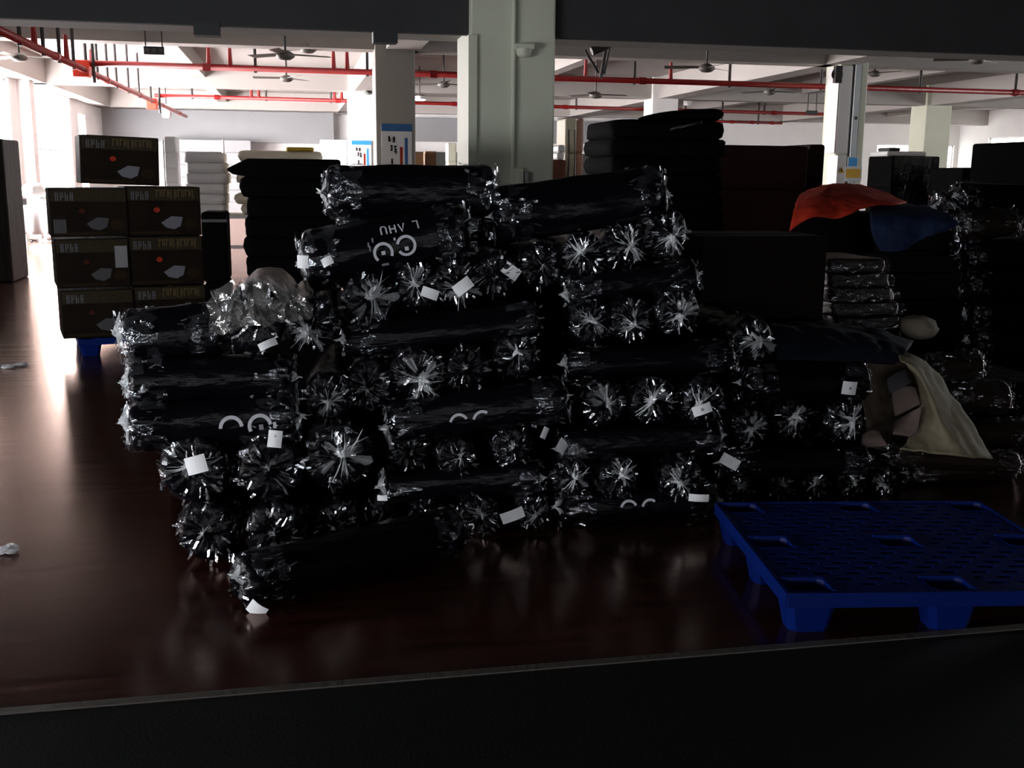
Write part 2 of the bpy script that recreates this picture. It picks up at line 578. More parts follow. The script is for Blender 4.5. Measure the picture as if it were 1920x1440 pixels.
MB().box(-w / 2 - 0.03, -w / 2, -d * 0.6, 0, -h / 2, h / 2).build('edge_strip', M_RODS, r)
MB().box(w / 2, w / 2 + 0.03, -d * 0.6, 0, -h / 2, h / 2).build('edge_strip', M_RODS, r)
k = MB().box(-0.02, 0.02, -d - 0.03, -d, 0.1, 0.16).build('knob', M_RODS, r)
r, w, h, d = rect_thing('notice_sign', 'small blue square notice on right pillar above yellow plate', 'sign', 1588, 294, 1608, 313, 19.86, 0.02, M_SIGNW)
MB().box(-w / 2 + 0.02, w / 2 - 0.01, -d - 0.004, -d, -h / 2 + 0.015, h / 2 - 0.015).build('print', M_SIGNBL, r)
r, w, h, d = rect_thing('notice_sign', 'yellow plate with white border on right pillar above orange cloth', 'sign', 1573, 313, 1614, 340, 19.84, 0.06, M_SIGNW)
MB().box(-w / 2 + 0.03, w / 2 - 0.03, -d - 0.004, -d, -h / 2 + 0.07, h / 2 - 0.04).build('plate', M_YELLOW, r)
r, w, h, d = rect_thing('wall_fan', 'dark grille fan at the top of right pillar', 'fan', 1561, 124, 1576, 156, 19.46, 0.10, M_RODS)
revolve(MB(), [(0.01, -0.02), (0.10, -0.015), (0.12, 0.03)], 14).build('fan_guard', M_FAN, r).rotation_euler = (PI / 2, 0, 0)

# posters on the pillars
for (x0, y0, x1, y1, Y, lab, s) in ((716, 233, 772, 318, 19.97, 'large poster with blue header on the shaded pillar', M_SIGNB),
                                    (660, 264, 696, 312, 29.97, 'small poster with light blue header on the bright far pillar', M_SIGNBL)):
    a, b = at(x0, y1, Y), at(x1, y0, Y)
    w, h = b.x - a.x, b.z - a.z
    r = empty('poster', ((a.x + b.x) / 2, Y, a.z))
    tag(r, lab, 'poster')
    MB().box(-w / 2, w / 2, -0.02, 0, 0, h).build('board', M_SIGNW, r)
    MB().box(-w / 2, w / 2, -0.024, -0.02, h * 0.84, h).build('header_band', s, r)
    MB().box(w * 0.26, w * 0.36, -0.024, -0.02, 0, h * 0.70).build('blue_stripe', s, r)
    MB().box(w * 0.10, w * 0.19, -0.024, -0.02, h * 0.05, h * 0.5).build('red_stripe', M_REDDOT, r)
    gl = MB()
    rr = random.Random(3)
    for (cx, cz, sz) in ((-0.24, 0.68, 0.10), (-0.10, 0.66, 0.12), (-0.18, 0.48, 0.10), (-0.05, 0.44, 0.14), (-0.16, 0.18, 0.10)):
        for q in range(5):      # brush-like characters, too blurred to read
            ox, oz = rr.uniform(-.4, .4) * sz, rr.uniform(-.6, .6) * sz
            if q % 2:
                gl.box((cx + ox / 2) * w - 0.012, (cx + ox / 2) * w + 0.012, -0.024, -0.02, (cz + oz * .4 - sz * .5) * h, (cz + oz * .4 + sz * .4) * h)
            else:
                gl.box((cx - sz * .4) * w, (cx + sz * .4) * w, -0.024, -0.02, (cz + oz) * h - 0.01, (cz + oz) * h + 0.01)
    gl.build('lettering', M_INK, r)['kind'] = 'stuff'


# ---------------------------------------------------------------- sprinkler pipes
def pipe_run(label, p0, p1, hangers, drops, rad=0.055, ztop=ZC):
    r = empty('sprinkler_pipe', p0)
    tag(r, label, 'pipe')
    P0 = Vector(p0)
    d = Vector(p1) - P0
    MB().tube([(0, 0, 0), tuple(d)], rad, 12).build('pipe', M_RED, r, True)
    for t in hangers:
        q = d * t
        MB().tube([tuple(q + Vector((0, 0, -rad * 1.4))), (q.x, q.y, ztop - P0.z)], 0.03, 6).build('hanger_rod', M_RODS, r)
    for t in drops:
        q = d * t
        MB().tube([tuple(q), (q.x, q.y, q.z + 0.42)], [0.05, 0.028], 8).build('riser', M_RED, r)
    for t in [(i + 0.5) / 6 for i in range(6)]:
        q = d * t
        e = d.normalized() * 0.07
        MB().tube([tuple(q - e), tuple(q + e)], rad * 1.25, 12).build('coupling', M_RED, r)
    return r


L1 = 25.0
pipe_run('long red sprinkler pipe crossing the hall just behind the dark header', (-3.55, 21, 3.40), (21.5, 21, 3.33),
         [0.118, 0.2, 0.33, 0.41, 0.49, 0.57, 0.66, 0.75, 0.86], [0.085, 0.10, 0.175, 0.185, 0.37, 0.44], 0.055)
pipe_run('farther red sprinkler pipe crossing the hall near the grey panel', (-3.55, 31, 3.52), (16.0, 31, 3.43),
         [0.05, 0.15, 0.24, 0.33, 0.45, 0.6, 0.75, 0.9], [0.13, 0.14, 0.245, 0.255], 0.05)
pipe_run('red sprinkler pipe running into depth along the window wall', (-3.55, 11.2, 3.20), (-3.55, 40, 3.42),
         [0.03, 0.1, 0.17, 0.22, 0.26, 0.3, 0.34, 0.38, 0.42, 0.46, 0.52, 0.58, 0.66], [0.2, 0.28, 0.36], 0.055)
pipe_run('faint red pipe at the far right behind the cream pillar', (12.5, 36, 3.42), (17.0, 36, 3.40), [0.2, 0.5, 0.8], [], 0.045)
# red valve boxes at the pipe crossings
for (Y, lab) in ((20.95, 'bright red valve box where the near cross pipe meets the side pipe'), (30.95, 'bright red valve box at the farther pipe crossing')):
    r = empty('valve_box', (-3.62, Y, 3.28))
    tag(r, lab, 'valve')
    bevel(MB().box(-0.14, 0.14, -0.14, 0.14, -0.13, 0.16).build('housing', mat('bright_red_paint', (0.75, 0.05, 0.02), 0.4), r), 0.02)
    MB().tube([(0.2, 0, -0.22), (0.2, 0, 1.0)], 0.03, 8).build('rod', M_RODS, r)


# ---------------------------------------------------------------- ceiling fans, lamps, vents
def ceiling_fan(px, py, Y, label, ztop=ZC, rot=0.3, m=None):
    p = at(px, py, Y)
    r = empty('ceiling_fan', p, rot)
    tag(r, label, 'fan')
    MB().tube([(0, 0, 0.05), (0, 0, ztop - p.z)], 0.018, 8).build('rod', M_RODS, r)
    revolve(MB(), [(0.002, 0.07), (0.05, 0.065), (0.13, 0.02), (0.14, -0.03), (0.08, -0.07), (0.002, -0.08)], 18).build('motor', m or M_FAN, r, True)
    for k in range(3):
        b = MB()

        def fn(u, v, k=k):
            x = 0.12 + 0.58 * u
            y = (v - .5) * (0.10 + 0.05 * u)
            a = k * 2 * PI / 3
            return (x * math.cos(a) - y * math.sin(a), x * math.sin(a) + y * math.cos(a), 0.01 + (v - .5) * 0.03)
        o = b.grid(fn, 6, 2).build('blade', m or M_FAN, r)
        solid(o, 0.006)
    return r


ceiling_fan(36, 107, 20.5, 'ceiling fan beside the window wall at the left edge')
ceiling_fan(535, 103, 17.0, 'grey ceiling fan left of the shaded pillar')
ceiling_fan(537, 147, 24.0, 'pale ceiling fan hanging below the near red pipe', rot=0.9)
ceiling_fan(832, 158, 24.5, 'ceiling fan right of the shaded pillar', rot=0.5)
ceiling_fan(1117, 178, 22.5, 'ceiling fan on a long crooked rod right of the near pillar', rot=0.1)
ceiling_fan(1325, 127, 17.5, 'dark ceiling fan under the header, above the tall black stack', rot=0.7)
ceiling_fan(1443, 172, 24.0, 'ceiling fan with pale blades left of the cabinet pillar', rot=0.2)
ceiling_fan(1832, 112, 17.0, 'ceiling fan under the header at the far right', rot=0.6)
ceiling_fan(1640, 138, 24.0, 'ceiling fan just right of the cabinet pillar', rot=1.0)
ceiling_fan(578, 92, 20.5, 'small ceiling fan close to the paired red risers', rot=0.4)

# crooked rod with dark bracket by the near pillar
p = at(1128, 92, 12.5)
r = empty('ceiling_bracket', p)
tag(r, 'dark crooked ceiling bracket with thin struts right of near pillar', 'bracket')
MB().tube([(-0.12, 0, -0.03), (0.16, 0, 0.09)], 0.05, 8).build('clamp', M_RODS, r)
MB().tube([(0.02, 0, 0.03), (0.02, 0, ZC - p.z)], 0.02, 6).build('rod', M_RODS, r)
MB().tube([(-0.20, 0, -0.02), (-0.03, 0, -0.27)], 0.016, 6).build('strut', M_RODS, r)
MB().tube([(0.05, 0, 0.0), (0.0, 0, -0.33)], 0.02, 6).build('strut', M_RODS, r)
MB().tube([(0.10, 0, 0.0), (0.04, 0, -0.28)], 0.016, 6).build('strut', M_RODS, r)

# louvred vent boxes (dark)
for (px, py, w, h, Y, lab) in ((289, 95, 0.33, 0.13, 20.0, 'black hanging direction box left, under pale ceiling'),
                               (1522, 211, 0.32, 0.11, 30.0, 'small black hanging box left of the cabinet pillar')):
    p = at(px, py, Y)
    r = empty('hanging_box', p)
    tag(r, lab, 'box')
    MB().box(-w / 2, w / 2, -0.06, 0.06, -h / 2, h / 2).build('case', M_INK, r)
    for k in range(3):
        MB().box(-w / 2 + 0.03 + k * w / 3, -w / 2 + w / 3 - 0.02 + k * w / 3, -0.068, -0.06, -h / 4, h / 4).build('face', M_SILVER, r)
    MB().tube([(-w / 2.4, 0, 0), (-w / 2.4, 0, ZC - p.z)], 0.012, 6).build('rod', M_RODS, r)
    MB().tube([(w / 2.4, 0, 0), (w / 2.4, 0, ZC - p.z)], 0.012, 6).build('rod', M_RODS, r)

# lit hanging lamp seen between the two pillars
p = at(787, 185, 29.0)
r = empty('hanging_lamp', p)
tag(r, 'glowing white hanging lamp between the two pillars', 'lamp')
revolve(MB(), [(0.02, 0.1), (0.14, 0.06), (0.17, -0.02)], 16).build('shade', M_WHITE, r)
revolve(MB(), [(0.002, -0.06), (0.12, -0.05), (0.16, -0.02)], 16).build('bulb', M_TUBE, r)
MB().tube([(0, 0, 0.1), (0, 0, ZC - p.z)], 0.015, 6).build('rod', M_RODS, r)
# long lamp fittings hung from the ceiling
for (px, py, Y, lab) in ((312, 208, 36.0, 'small white fitting at the end of the side pipe'), (1290, 185, 33, 'pale fitting beside the far pillar')):
    p = at(px, py, Y)
    r = empty('lamp_fitting', p)
    tag(r, lab, 'lamp')
    revolve(MB(), [(0.002, -0.22), (0.13, -0.2), (0.15, 0.1), (0.06, 0.2)], 14).build('shade', M_WHITE, r, True)
    MB().tube([(0, 0, 0.15), (0, 0, ZC - p.z)], 0.018, 6).build('rod', M_RODS, r)
# wall clock / fan on the bright pillar
p = at(691, 160, 29.9)
r = empty('wall_fan', p)
tag(r, 'pale oval wall fan at the top of the bright far pillar', 'fan')
o = revolve(MB(), [(0.02, -0.08), (0.22, -0.06), (0.25, 0.0), (0.2, 0.06)], 20).build('guard', M_GREYBOX, r, True)
o.rotation_euler = (PI / 2, 0, 0.6)
MB().tube([(0, 0.02, 0), (0, 0.16, -0.05)], 0.04, 8).build('bracket', M_FAN, r)
# ================================================================ WRAPPED ROLLS
RB, LB = 0.10, 0.80         # radius and length of the model roll


def roll_mesh(seed, m):
    rnd = random.Random(seed)
    off = Vector((rnd.uniform(0, 50), rnd.uniform(0, 50), rnd.uniform(0, 50)))
    nth, ny = 48, 34
    cap = [(1.0, 0.0), (0.985, 0.012), (0.94, 0.026), (0.86, 0.036), (0.74, 0.042), (0.58, 0.043), (0.40, 0.040), (0.22, 0.040), (0.09, 0.052), (0.03, 0.066)]
    rings = []
    h = LB / 2 - 0.045
    for (k, dy) in reversed(cap):
        rings.append((k, -h - dy, 1 - k))
    for j in range(1, ny):
        rings.append((1.0, -h + 2 * h * j / ny, 0.0))
    for (k, dy) in cap:
        rings.append((k, h + dy, 1 - k))
    ph = [rnd.uniform(0, 6.28) for _ in range(6)]
    n1 = rnd.choice((11, 13, 15))
    mb = MB()
    for (k, y, c) in rings:
        for t in range(nth):
            a = 2 * PI * t / nth
            sq = 1 + 0.035 * math.cos(2 * a + ph[0]) + 0.02 * math.cos(3 * a + ph[1])
            v = Vector((math.cos(a) * 1.6, y * 5, math.sin(a) * 1.6)) + off
            nz = noise.noise(v) * 0.05 + noise.noise(v * 3) * 0.022
            crease = 0.018 * noise.noise(Vector((a * 5 + ph[2] + y * 2, y * 1.2, off.x)))
            edge = max(0, (abs(y) - (h - 0.10)) / 0.12)
            ruck = edge * 0.035 * noise.noise(Vector((math.cos(a) * 4, y * 22, math.sin(a) * 4)) + off)
            r = RB * k * (sq + (nz + crease + ruck) * (1 if c < 0.5 else 0.3))
            pl = 0.0
            if c > 0.02:
                q5 = noise.noise(Vector((math.cos(a) * 3.1, math.sin(a) * 3.1, seed * 3.7 + c))) + 0.6 * noise.noise(Vector((math.cos(a) * 7.5, math.sin(a) * 7.5, seed * 1.3 + c * 2)))
                pl = 0.020 * q5 * min(1, c * 2.5) * (1 - c * 0.5)
            mb.v.append((r * math.cos(a), y + (pl if y > 0 else -pl), r * math.sin(a)))
    nr = len(rings)
    for i in range(nr - 1):
        for t in range(nth):
            a, b = i * nth + t, i * nth + (t + 1) % nth
            mb.f.append((a, a + nth, b + nth, b))
    mb.f.append(tuple(range(nth)))
    mb.f.append(tuple((nr - 1) * nth + t for t in reversed(range(nth))))
    return mb.mesh('roll_body', m, True)


def film_mesh(seed):
    """crumpled clear film around one end (local -y end at y=0, roll goes to +y)"""
    rnd = random.Random(seed * 13 + 1)
    mb = MB()
    nth = 30
    rows = [(-0.03, 0.55), (-0.034, 0.80), (-0.016, 0.98), (0.02, 1.05), (0.055, 1.05), (0.10, 1.04)]
    gap = rnd.uniform(0, 6.28)
    idx = {}
    for i, (y, k) in enumerate(rows):
        for t in range(nth):
            a = 2 * PI * (t + rnd.uniform(-.35, .35)) / nth
            r = RB * (k + rnd.uniform(-0.045, 0.07))
            idx[i, t] = len(mb.v)
            mb.v.append((r * math.cos(a), y + rnd.uniform(-0.014, 0.010), r * math.sin(a)))
    for i in range(len(rows) - 1):
        for t in range(nth):
            if rnd.random() < (0.12 if i < 3 else 0.40):
                continue
            a, b = idx[i, t], idx[i, (t + 1) % nth]
            c, d = idx[i + 1, (t + 1) % nth], idx[i + 1, t]
            if rnd.random() < .5:
                mb.f += [(a, b, c), (a, c, d)]
            else:
                mb.f += [(a, b, d), (b, c, d)]
    for k in range(70):          # loose crinkles standing off the surface
        a = rnd.uniform(0, 2 * PI)
        e = Vector((math.cos(a), 0, math.sin(a)))
        if rnd.random() < .6:     # on the face
            c = e * RB * rnd.uniform(.45, 1.0) + Vector((0, -.052 + rnd.uniform(-.008, .004), 0))
            d = (e + Vector((rnd.uniform(-.5, .5), rnd.uniform(-.4, .4), rnd.uniform(-.5, .5)))).normalized()
        else:                     # on the shoulder
            c = e * RB * rnd.uniform(1.04, 1.10) + Vector((0, rnd.uniform(-.03, .13), 0))
            d = Vector((rnd.uniform(-.5, .5), 1, rnd.uniform(-.5, .5))).normalized()
        s = d.cross(Vector((rnd.uniform(-1, 1), rnd.uniform(-1, 1), rnd.uniform(-1, 1)))).normalized()
        l, w = rnd.uniform(.006, .022), rnd.uniform(.002, .006)
        o = len(mb.v)
        mb.v += [tuple(c - d * l - s * w), tuple(c - d * l * .6 + s * w), tuple(c + d * l + s * w * .6), tuple(c + d * l * .7 - s * w)]
        mb.f.append((o, o + 1, o + 2, o + 3))
    me = mb.mesh('plastic_film', M_FILM)
    me.materials.append(M_GLINT)
    for q in list(me.polygons)[-70:]:
        q.material_index = 1
    return me


def gather_mesh(seed):
    """the star of pleats where the film is bunched at the middle of an end"""
    rnd = random.Random(seed * 31 + 5)
    mb = MB()
    n_long, n_short = rnd.randint(5, 8), rnd.randint(16, 24)
    ox, oz = rnd.uniform(-.022, .022), rnd.uniform(-.022, .022)
    lean = rnd.uniform(0, 6.28)
    for k in range(n_long + n_short):
        a = rnd.uniform(0, 2 * PI)
        if k < n_long:
            L, w, lf = RB * rnd.uniform(.45, .92), RB * rnd.uniform(.018, .045), 1.0
        else:
            L, w, lf = RB * rnd.uniform(.12, .42) * (1 + .5 * math.cos(a - lean)), RB * rnd.uniform(.04, .11), rnd.uniform(.5, 1.6)
        e = Vector((math.cos(a), 0, math.sin(a)))
        s = Vector((-math.sin(a), 0, math.cos(a)))
        o = len(mb.v)
        c = Vector((ox + rnd.uniform(-.006, .006), 0, oz + rnd.uniform(-.006, .006)))
        bend = rnd.uniform(-.35, .35)
        for q, (f, wf, lift) in enumerate(((0.0, .6, .026), (.25, 1.0, .020), (.6, .8, .012), (1.0, .1, .004))):
            p = c + e * (L * f) + s * (bend * L * f * f + rnd.uniform(-.4, .4) * w * f)
            yb = -0.044 + 0.006 * f + rnd.uniform(-.004, .004)
            mb.v += [tuple(p - s * w * wf + Vector((0, yb, 0))), tuple(p + Vector((0, yb - lift * lf * rnd.uniform(.6, 1.3), 0))), tuple(p + s * w * wf * rnd.uniform(.5, 1.2) + Vector((0, yb, 0)))]
        for q in range(3):
            i = o + q * 3
            mb.f += [(i, i + 1, i + 4, i + 3), (i + 1, i + 2, i + 5, i + 4)]
    # twisted tail
    tw = rnd.uniform(-.02, .02)
    mb.tube([(ox, -0.05, oz), (ox + tw * .4, -0.068, oz - .006), (ox + tw, -0.082, oz - .016)], [0.011, 0.007, 0.002], 7)
    nf = len(mb.f)
    for k in range(rnd.randint(5, 8)):     # broad hazy pleats fanning out
        a = rnd.uniform(0, 2 * PI)
        L, b = RB * rnd.uniform(.35, .85), rnd.uniform(.10, .28)
        o = len(mb.v)
        mb.v.append((ox, -.052, oz))
        for q in range(4):
            t = a + b * (q / 3 - .5) * 2
            l = L * rnd.uniform(.75, 1.1)
            mb.v.append((ox + l * math.cos(t), -.047 + (.008 if q % 2 else -.004), oz + l * math.sin(t)))
        mb.f += [(o, o + 1, o + 2), (o, o + 2, o + 3), (o, o + 3, o + 4)]
    me = mb.mesh('end_gather', M_GATHER)
    me.materials.append(M_HAZE)
    for q in list(me.polygons)[nf:]:
        q.material_index = 1
    return me


ROLLS = [roll_mesh(i + 1, M_FABRIC) for i in range(7)]
ROLLS_BROWN = [roll_mesh(i + 21, M_FABRIC2) for i in range(3)]
FILMS = [film_mesh(i) for i in range(7)]
GATHERS = [gather_mesh(i) for i in range(9)]
RC = [0]


def frame_from(P0, P1):
    y = (P1 - P0).normalized()
    z = Vector((0, 0, 1))
    x = y.cross(z).normalized()
    z = x.cross(y)
    c = (P0 + P1) / 2
    return Matrix(((x.x, y.x, z.x, c.x), (x.y, y.y, z.y, c.y), (x.z, y.z, z.z, c.z), (0, 0, 0, 1)))


def make_roll(P0, P1, R, label, ends=(1, 1), star=(1, 1), brown=False, group=None, squash=1.0, name='wrapped_roll', film=True):
    """P0,P1 axis ends; ends/star: film and starburst at each end"""
    RC[0] += 1
    i = RC[0]
    rnd = random.Random(i * 101)
    mw = frame_from(P0, P1)
    root = empty(name)
    root.matrix_world = mw
    tag(root, label, 'roll', group)
    L = (P1 - P0).length
    sx = R / RB
    me = (ROLLS_BROWN if brown else ROLLS)[i % (3 if brown else 7)]
    spin = Matrix.Rotation(rnd.uniform(0, 6.28), 4, 'Y')
    put('body', me, root, Matrix.Diagonal((sx, L / LB, sx * squash, 1)) @ spin)
    for e in (0, 1):
        if not ends[e]:
            continue
        flip = Matrix.Identity(4) if e == 0 else Matrix.Rotation(PI, 4, 'Z')
        T = Matrix.Translation((0, (-1 if e == 0 else 1) * (L / 2 - 0.045 * L / LB), 0))
        sp = Matrix.Rotation(rnd.uniform(0, 6.28), 4, 'Y')
        B = T @ flip @ Matrix.Diagonal((sx, 1.0, sx * squash, 1)) @ sp
        if film:
            put('plastic_film', FILMS[rnd.randrange(7)], root, B)
        if star[e]:
            put('end_gather', GATHERS[rnd.randrange(9)], root, B @ Matrix.Diagonal((star[e], 1, star[e], 1)))
    return root, mw, R, L


def sticker(root, mw, px, py, Y, w, h, ang, nrm=None, mark=False):
    """paper label glued on the roll, w x h in metres, ang = turn in its own plane"""
    P = at(px, py, Y)
    n = nrm or Vector((-0.15, -1, 0.1))
    n = n.normalized()
    x = Vector((0, 0, 1)).cross(n).normalized()
    z = n.cross(x)
    W = Matrix(((x.x, -n.x, z.x, P.x), (x.y, -n.y, z.y, P.y), (x.z, -n.z, z.z, P.z), (0, 0, 0, 1))) @ Matrix.Rotation(-ang, 4, 'Y')
    mb = MB()
    mb.grid(lambda u, v: ((u - .5) * w, 0.010 * (2 * u - 1) ** 2 * (w / 0.1), (v - .5) * h), 6, 2)
    o = mb.build('label_sticker', M_LABEL, root)
    o.matrix_local = mw.inverted() @ W
    solid(o, 0.0012)
    o['label'] = 'white paper label'
    if mark:
        k = MB().grid(lambda u, v: ((u - .5) * .012, -0.002, (v - .5) * .012), 1, 1).build('label_mark', M_MARK, o)
    return o


def on_roll(R, s, t, k=1.05):
    """surface point: s along the axis, t = metres around it from the side facing the viewer (local +x)"""
    a = t / R
    return (R * k * math.cos(a), s, R * k * math.sin(a))


def ribbon(root, R, pts, w, name, k=1.055, m=None):
    mb = MB()
    n = len(pts)
    P = [Vector(p) for p in pts]
    L, Rr = [], []
    for i in range(n):
        d = (P[min(i + 1, n - 1)] - P[max(i - 1, 0)]).normalized()
        q = Vector((-d.y, d.x)) * (w / 2)
        L.append(P[i] + q)
        Rr.append(P[i] - q)
    mb.v = [on_roll(R, *p, k) for p in L] + [on_roll(R, *p, k) for p in Rr]
    mb.f = [(i, i + 1, n + i + 1, n + i) for i in range(n - 1)]
    o = mb.build(name, m or M_PRINT, root)
    solid(o, 0.0008)
    return o


def arc(cx, cy, r, a0, a1, n=14):
    return [(cx + r * math.cos(a0 + (a1 - a0) * i / n), cy + r * math.sin(a0 + (a1 - a0) * i / n)) for i in range(n + 1)]


def eyes_logo(root, R, s0, t0, size=0.036, full=True, sgn=1):
    """two round eyes; full rings with pupils or just the upper lids (the rest wraps out of sight)"""
    for k, sx in enumerate((-1, 1)):
        c = s0 + sx * size * 1.35 * sgn
        if full == 2:
            ribbon(root, R, arc(c, t0 + (0.004 if k else 0), size, 0.0 - 0.5, PI * 1.25, 22) if k == 0 else arc(c, t0 + 0.012, size, 0.5 - PI, PI * .9, 24), size * .32, 'logo_ring')
            ribbon(root, R, [(c - size * .22, t0), (c + size * .22, t0)], size * .42, 'logo_pupil')
            if k == 0:
                ribbon(root, R, [(c - size * .4, t0 - size * 1.35), (c + size * .4, t0 - size * 1.35)], size * .28, 'logo_dash', m=M_MARK)
        elif full:
            ribbon(root, R, arc(c, t0, size, 0.1, PI * (1.0 if k == 0 else 1.15), 16), size * .34, 'logo_ring')
            if k:
                ribbon(root, R, [(c - size * .1, t0 - size * .1), (c + size * .3, t0 - size * .1)], size * .5, 'logo_pupil', m=M_MARK)
                ribbon(root, R, arc(c + size * .4, t0, size, -.3, .3, 5), size * .3, 'logo_ring')
        else:
            ribbon(root, R, arc(c, t0, size, 0.45, PI - 0.3, 12) if k == 0 else arc(c, t0, size, 0.9, PI - 0.25, 10), size * .30, 'logo_lid')


# word on the roll: upside-down capitals L A H U, in strokes (x, y in letter units, already turned round)
GLYPHS = {
    'L': [[(0, 1), (0, 0), (0.55, 0)]],
    'A': [[(0, 0), (0.32, 1), (0.64, 0)]],
    'H': [[(0, 0), (0, 1)], [(0.6, 0), (0.6, 1)], [(0, .5), (0.6, .5)]],
    'U': [[(0, 1), (0, .2), (.15, 0), (.45, 0), (.6, .2), (.6, 1)]],
}

# ---- the pile: stacks laid crosswise, layer on layer
ORD = ['floor', 'second', 'third', 'fourth', 'fifth', 'sixth', 'seventh', 'eighth', 'ninth']


def px_r(rpx, Y):
    return rpx * (Y * 1.03) / FPX


def end_on(px, py, rpx, Y, label, yaw=0.0, L=0.78, star=1.0, pitch=0.0):
    R = px_r(rpx, Y)
    P = at(px, py, Y)
    d = Vector((math.sin(yaw) * math.cos(pitch), math.cos(yaw) * math.cos(pitch), math.sin(pitch)))
    if P.z < R * 0.98:
        P.z = R * 0.98
    return make_roll(P, P + d * L, R, label, (1, 0), (star, 0))


def side_on(x0, y0, x1, y1, rpx, Y, label, dY=0.0, star=(0.7, 0.7), ends=(1, 1), brown=False, squash=1.0):
    R = px_r(rpx, Y)
    A = at(x0, y0, Y + R)
    B = at(x1, y1, Y + R + dY)
    for q in (A, B):
        if q.z < R * squash:
            q.z = R * squash
    return make_roll(A, B, R, label, ends, star, brown, squash=squash)


W = 'black wrapped roll'
# ---------- tall right stack
S = 'right stack'
r1 = side_on(1052, 988, 1335, 985, 36, 4.26, W + ' with two white eyelid arcs, floor row of the ' + S)
eyes_logo(r1[0], r1[2], -0.022, 0.0, full=False)
e = end_on(1070, 897, 40, 4.24, W + ' seen end-on, left of three, second row of the ' + S, 0.05)
e = end_on(1160, 899, 41, 4.22, W + ' seen end-on, middle of three, second row of the ' + S, -0.03)
e = end_on(1278, 897, 44, 4.22, W + ' with folded paper tag below, second row of the ' + S, 0.02)
sticker(e[0], e[1], 1311, 934, 4.17, 0.088, 0.032, -0.05)
r = side_on(1052, 836, 1345, 818, 36, 4.28, W + ' lying sideways, third row of the ' + S, squash=.82)
e = end_on(1132, 757, 46, 4.30, W + ' seen end-on, left of three, fourth row of the ' + S, 0.04)
e = end_on(1228, 753, 47, 4.28, W + ' seen end-on, middle of three, fourth row of the ' + S, -0.04)
e = end_on(1320, 755, 45, 4.26, W + ' with white paper label on its end, fourth row of the ' + S, 0.06)
sticker(e[0], e[1], 1317, 768, 4.19, 0.082, 0.043, 0.33, mark=True)
r = side_on(1062, 688, 1368, 666, 38, 4.34, W + ' lying sideways, fifth row of the ' + S, squash=.82)
e = end_on(1108, 608, 42, 4.38, W + ' seen end-on, left of three, sixth row of the ' + S, 0.0)
e = end_on(1184, 599, 42, 4.37, W + ' seen end-on, middle of three, sixth row of the ' + S, 0.0)
e = end_on(1274, 585, 45, 4.36, W + ' seen end-on, right of three, sixth row of the ' + S, -0.05)
r = side_on(1066, 545, 1300, 516, 35, 4.42, W + ' lying sideways, seventh row of the ' + S, squash=.82)
e = end_on(1012, 498, 44, 4.46, W + ' seen end-on, leftmost, eighth row of the ' + S, 0.08, star=0.4)
sticker(e[0], e[1], 955, 506, 4.42, 0.095, 0.052, -0.62)
e = end_on(1098, 480, 43, 4.46, W + ' seen end-on, second from left, eighth row of the ' + S, 0.0)
e = end_on(1172, 460, 43, 4.46, W + ' seen end-on, third from left, eighth row of the ' + S, 0.02, star=1.1)
e = end_on(1250, 436, 46, 4.46, W + ' seen end-on, rightmost, eighth row of the ' + S, -0.03)
r = side_on(926, 406, 1240, 364, 52, 4.42, W + ' lying tilted on top of the ' + S, star=(0.2, 0.9))

# ---------- middle stack
S = 'middle stack'
e = end_on(704, 988, 41, 4.20, W + ' seen end-on, leftmost, floor row of the ' + S, 0.1, star=0.4)
e = end_on(800, 978, 41, 4.22, W + ' seen end-on, second from left, floor row of the ' + S, 0.05, star=0.3)
e = end_on(900, 968, 41, 4.22, W + ' with white label beside it, floor row of the ' + S, 0.0, star=0.5)
sticker(e[0], e[1], 961, 967, 4.15, 0.098, 0.046, 0.36)
e = end_on(998, 960, 37, 4.24, W + ' seen end-on, rightmost, floor row of the ' + S, -0.05, star=0.8)
r = side_on(722, 912, 1008, 893, 42, 4.22, W + ' with crumpled bright left end, second row of the ' + S, star=(1.2, 0.4), squash=.8)
sticker(r[0], r[1], 716, 934, 4.17, 0.045, 0.022, 0.1, Vector((-0.6, -1, 0.1)))
sticker(r[0], r[1], 826, 957, 4.21, 0.016, 0.028, 0.1, Vector((-0.1, -1, -0.5)))
e = end_on(768, 850, 39, 4.26, W + ' seen end-on, left of three, third row of the ' + S, 0.0, star=0.3)
e = end_on(856, 856, 40, 4.24, W + ' seen end-on, middle of three, third row of the ' + S, 0.0, star=0.7)
e = end_on(962, 838, 40, 4.26, W + ' with dull paper tags beside it, third row of the ' + S, -0.04, star=0.4)
sticker(e[0], e[1], 1022, 812, 4.24, 0.030, 0.050, -0.5, Vector((0.5, -1, 0)))
sticker(e[0], e[1], 1056, 838, 4.26, 0.070, 0.052, -0.75, Vector((0.8, -1, -0.1)))
r = side_on(728, 792, 1056, 748, 44, 4.20, W + ' with two white eyelid arcs, fourth row of the ' + S, star=(1.1, 0.6))
eyes_logo(r[0], r[2], -0.045, -0.020, full=False)
e = end_on(690, 725, 46, 4.28, W + ' seen end-on, leftmost, fifth row of the ' + S, 0.15, star=0.5)
e = end_on(783, 700, 50, 4.26, W + ' with a large white gathered knot, fifth row of the ' + S, 0.05, star=1.4)
e = end_on(875, 692, 44, 4.30, W + ' seen end-on, third from left, fifth row of the ' + S, 0.0, star=0.3)
e = end_on(968, 667, 44, 4.32, W + ' seen end-on, rightmost, fifth row of the ' + S, 0.0, star=0.8)
r = side_on(645, 636, 1005, 598, 42, 4.32, W + ' lying sideways, sixth row of the ' + S, star=(0.6, 0.2), squash=.82)
e = end_on(690, 566, 50, 4.36, W + ' seen end-on, left of three, seventh row of the ' + S, 0.1, star=1.2)
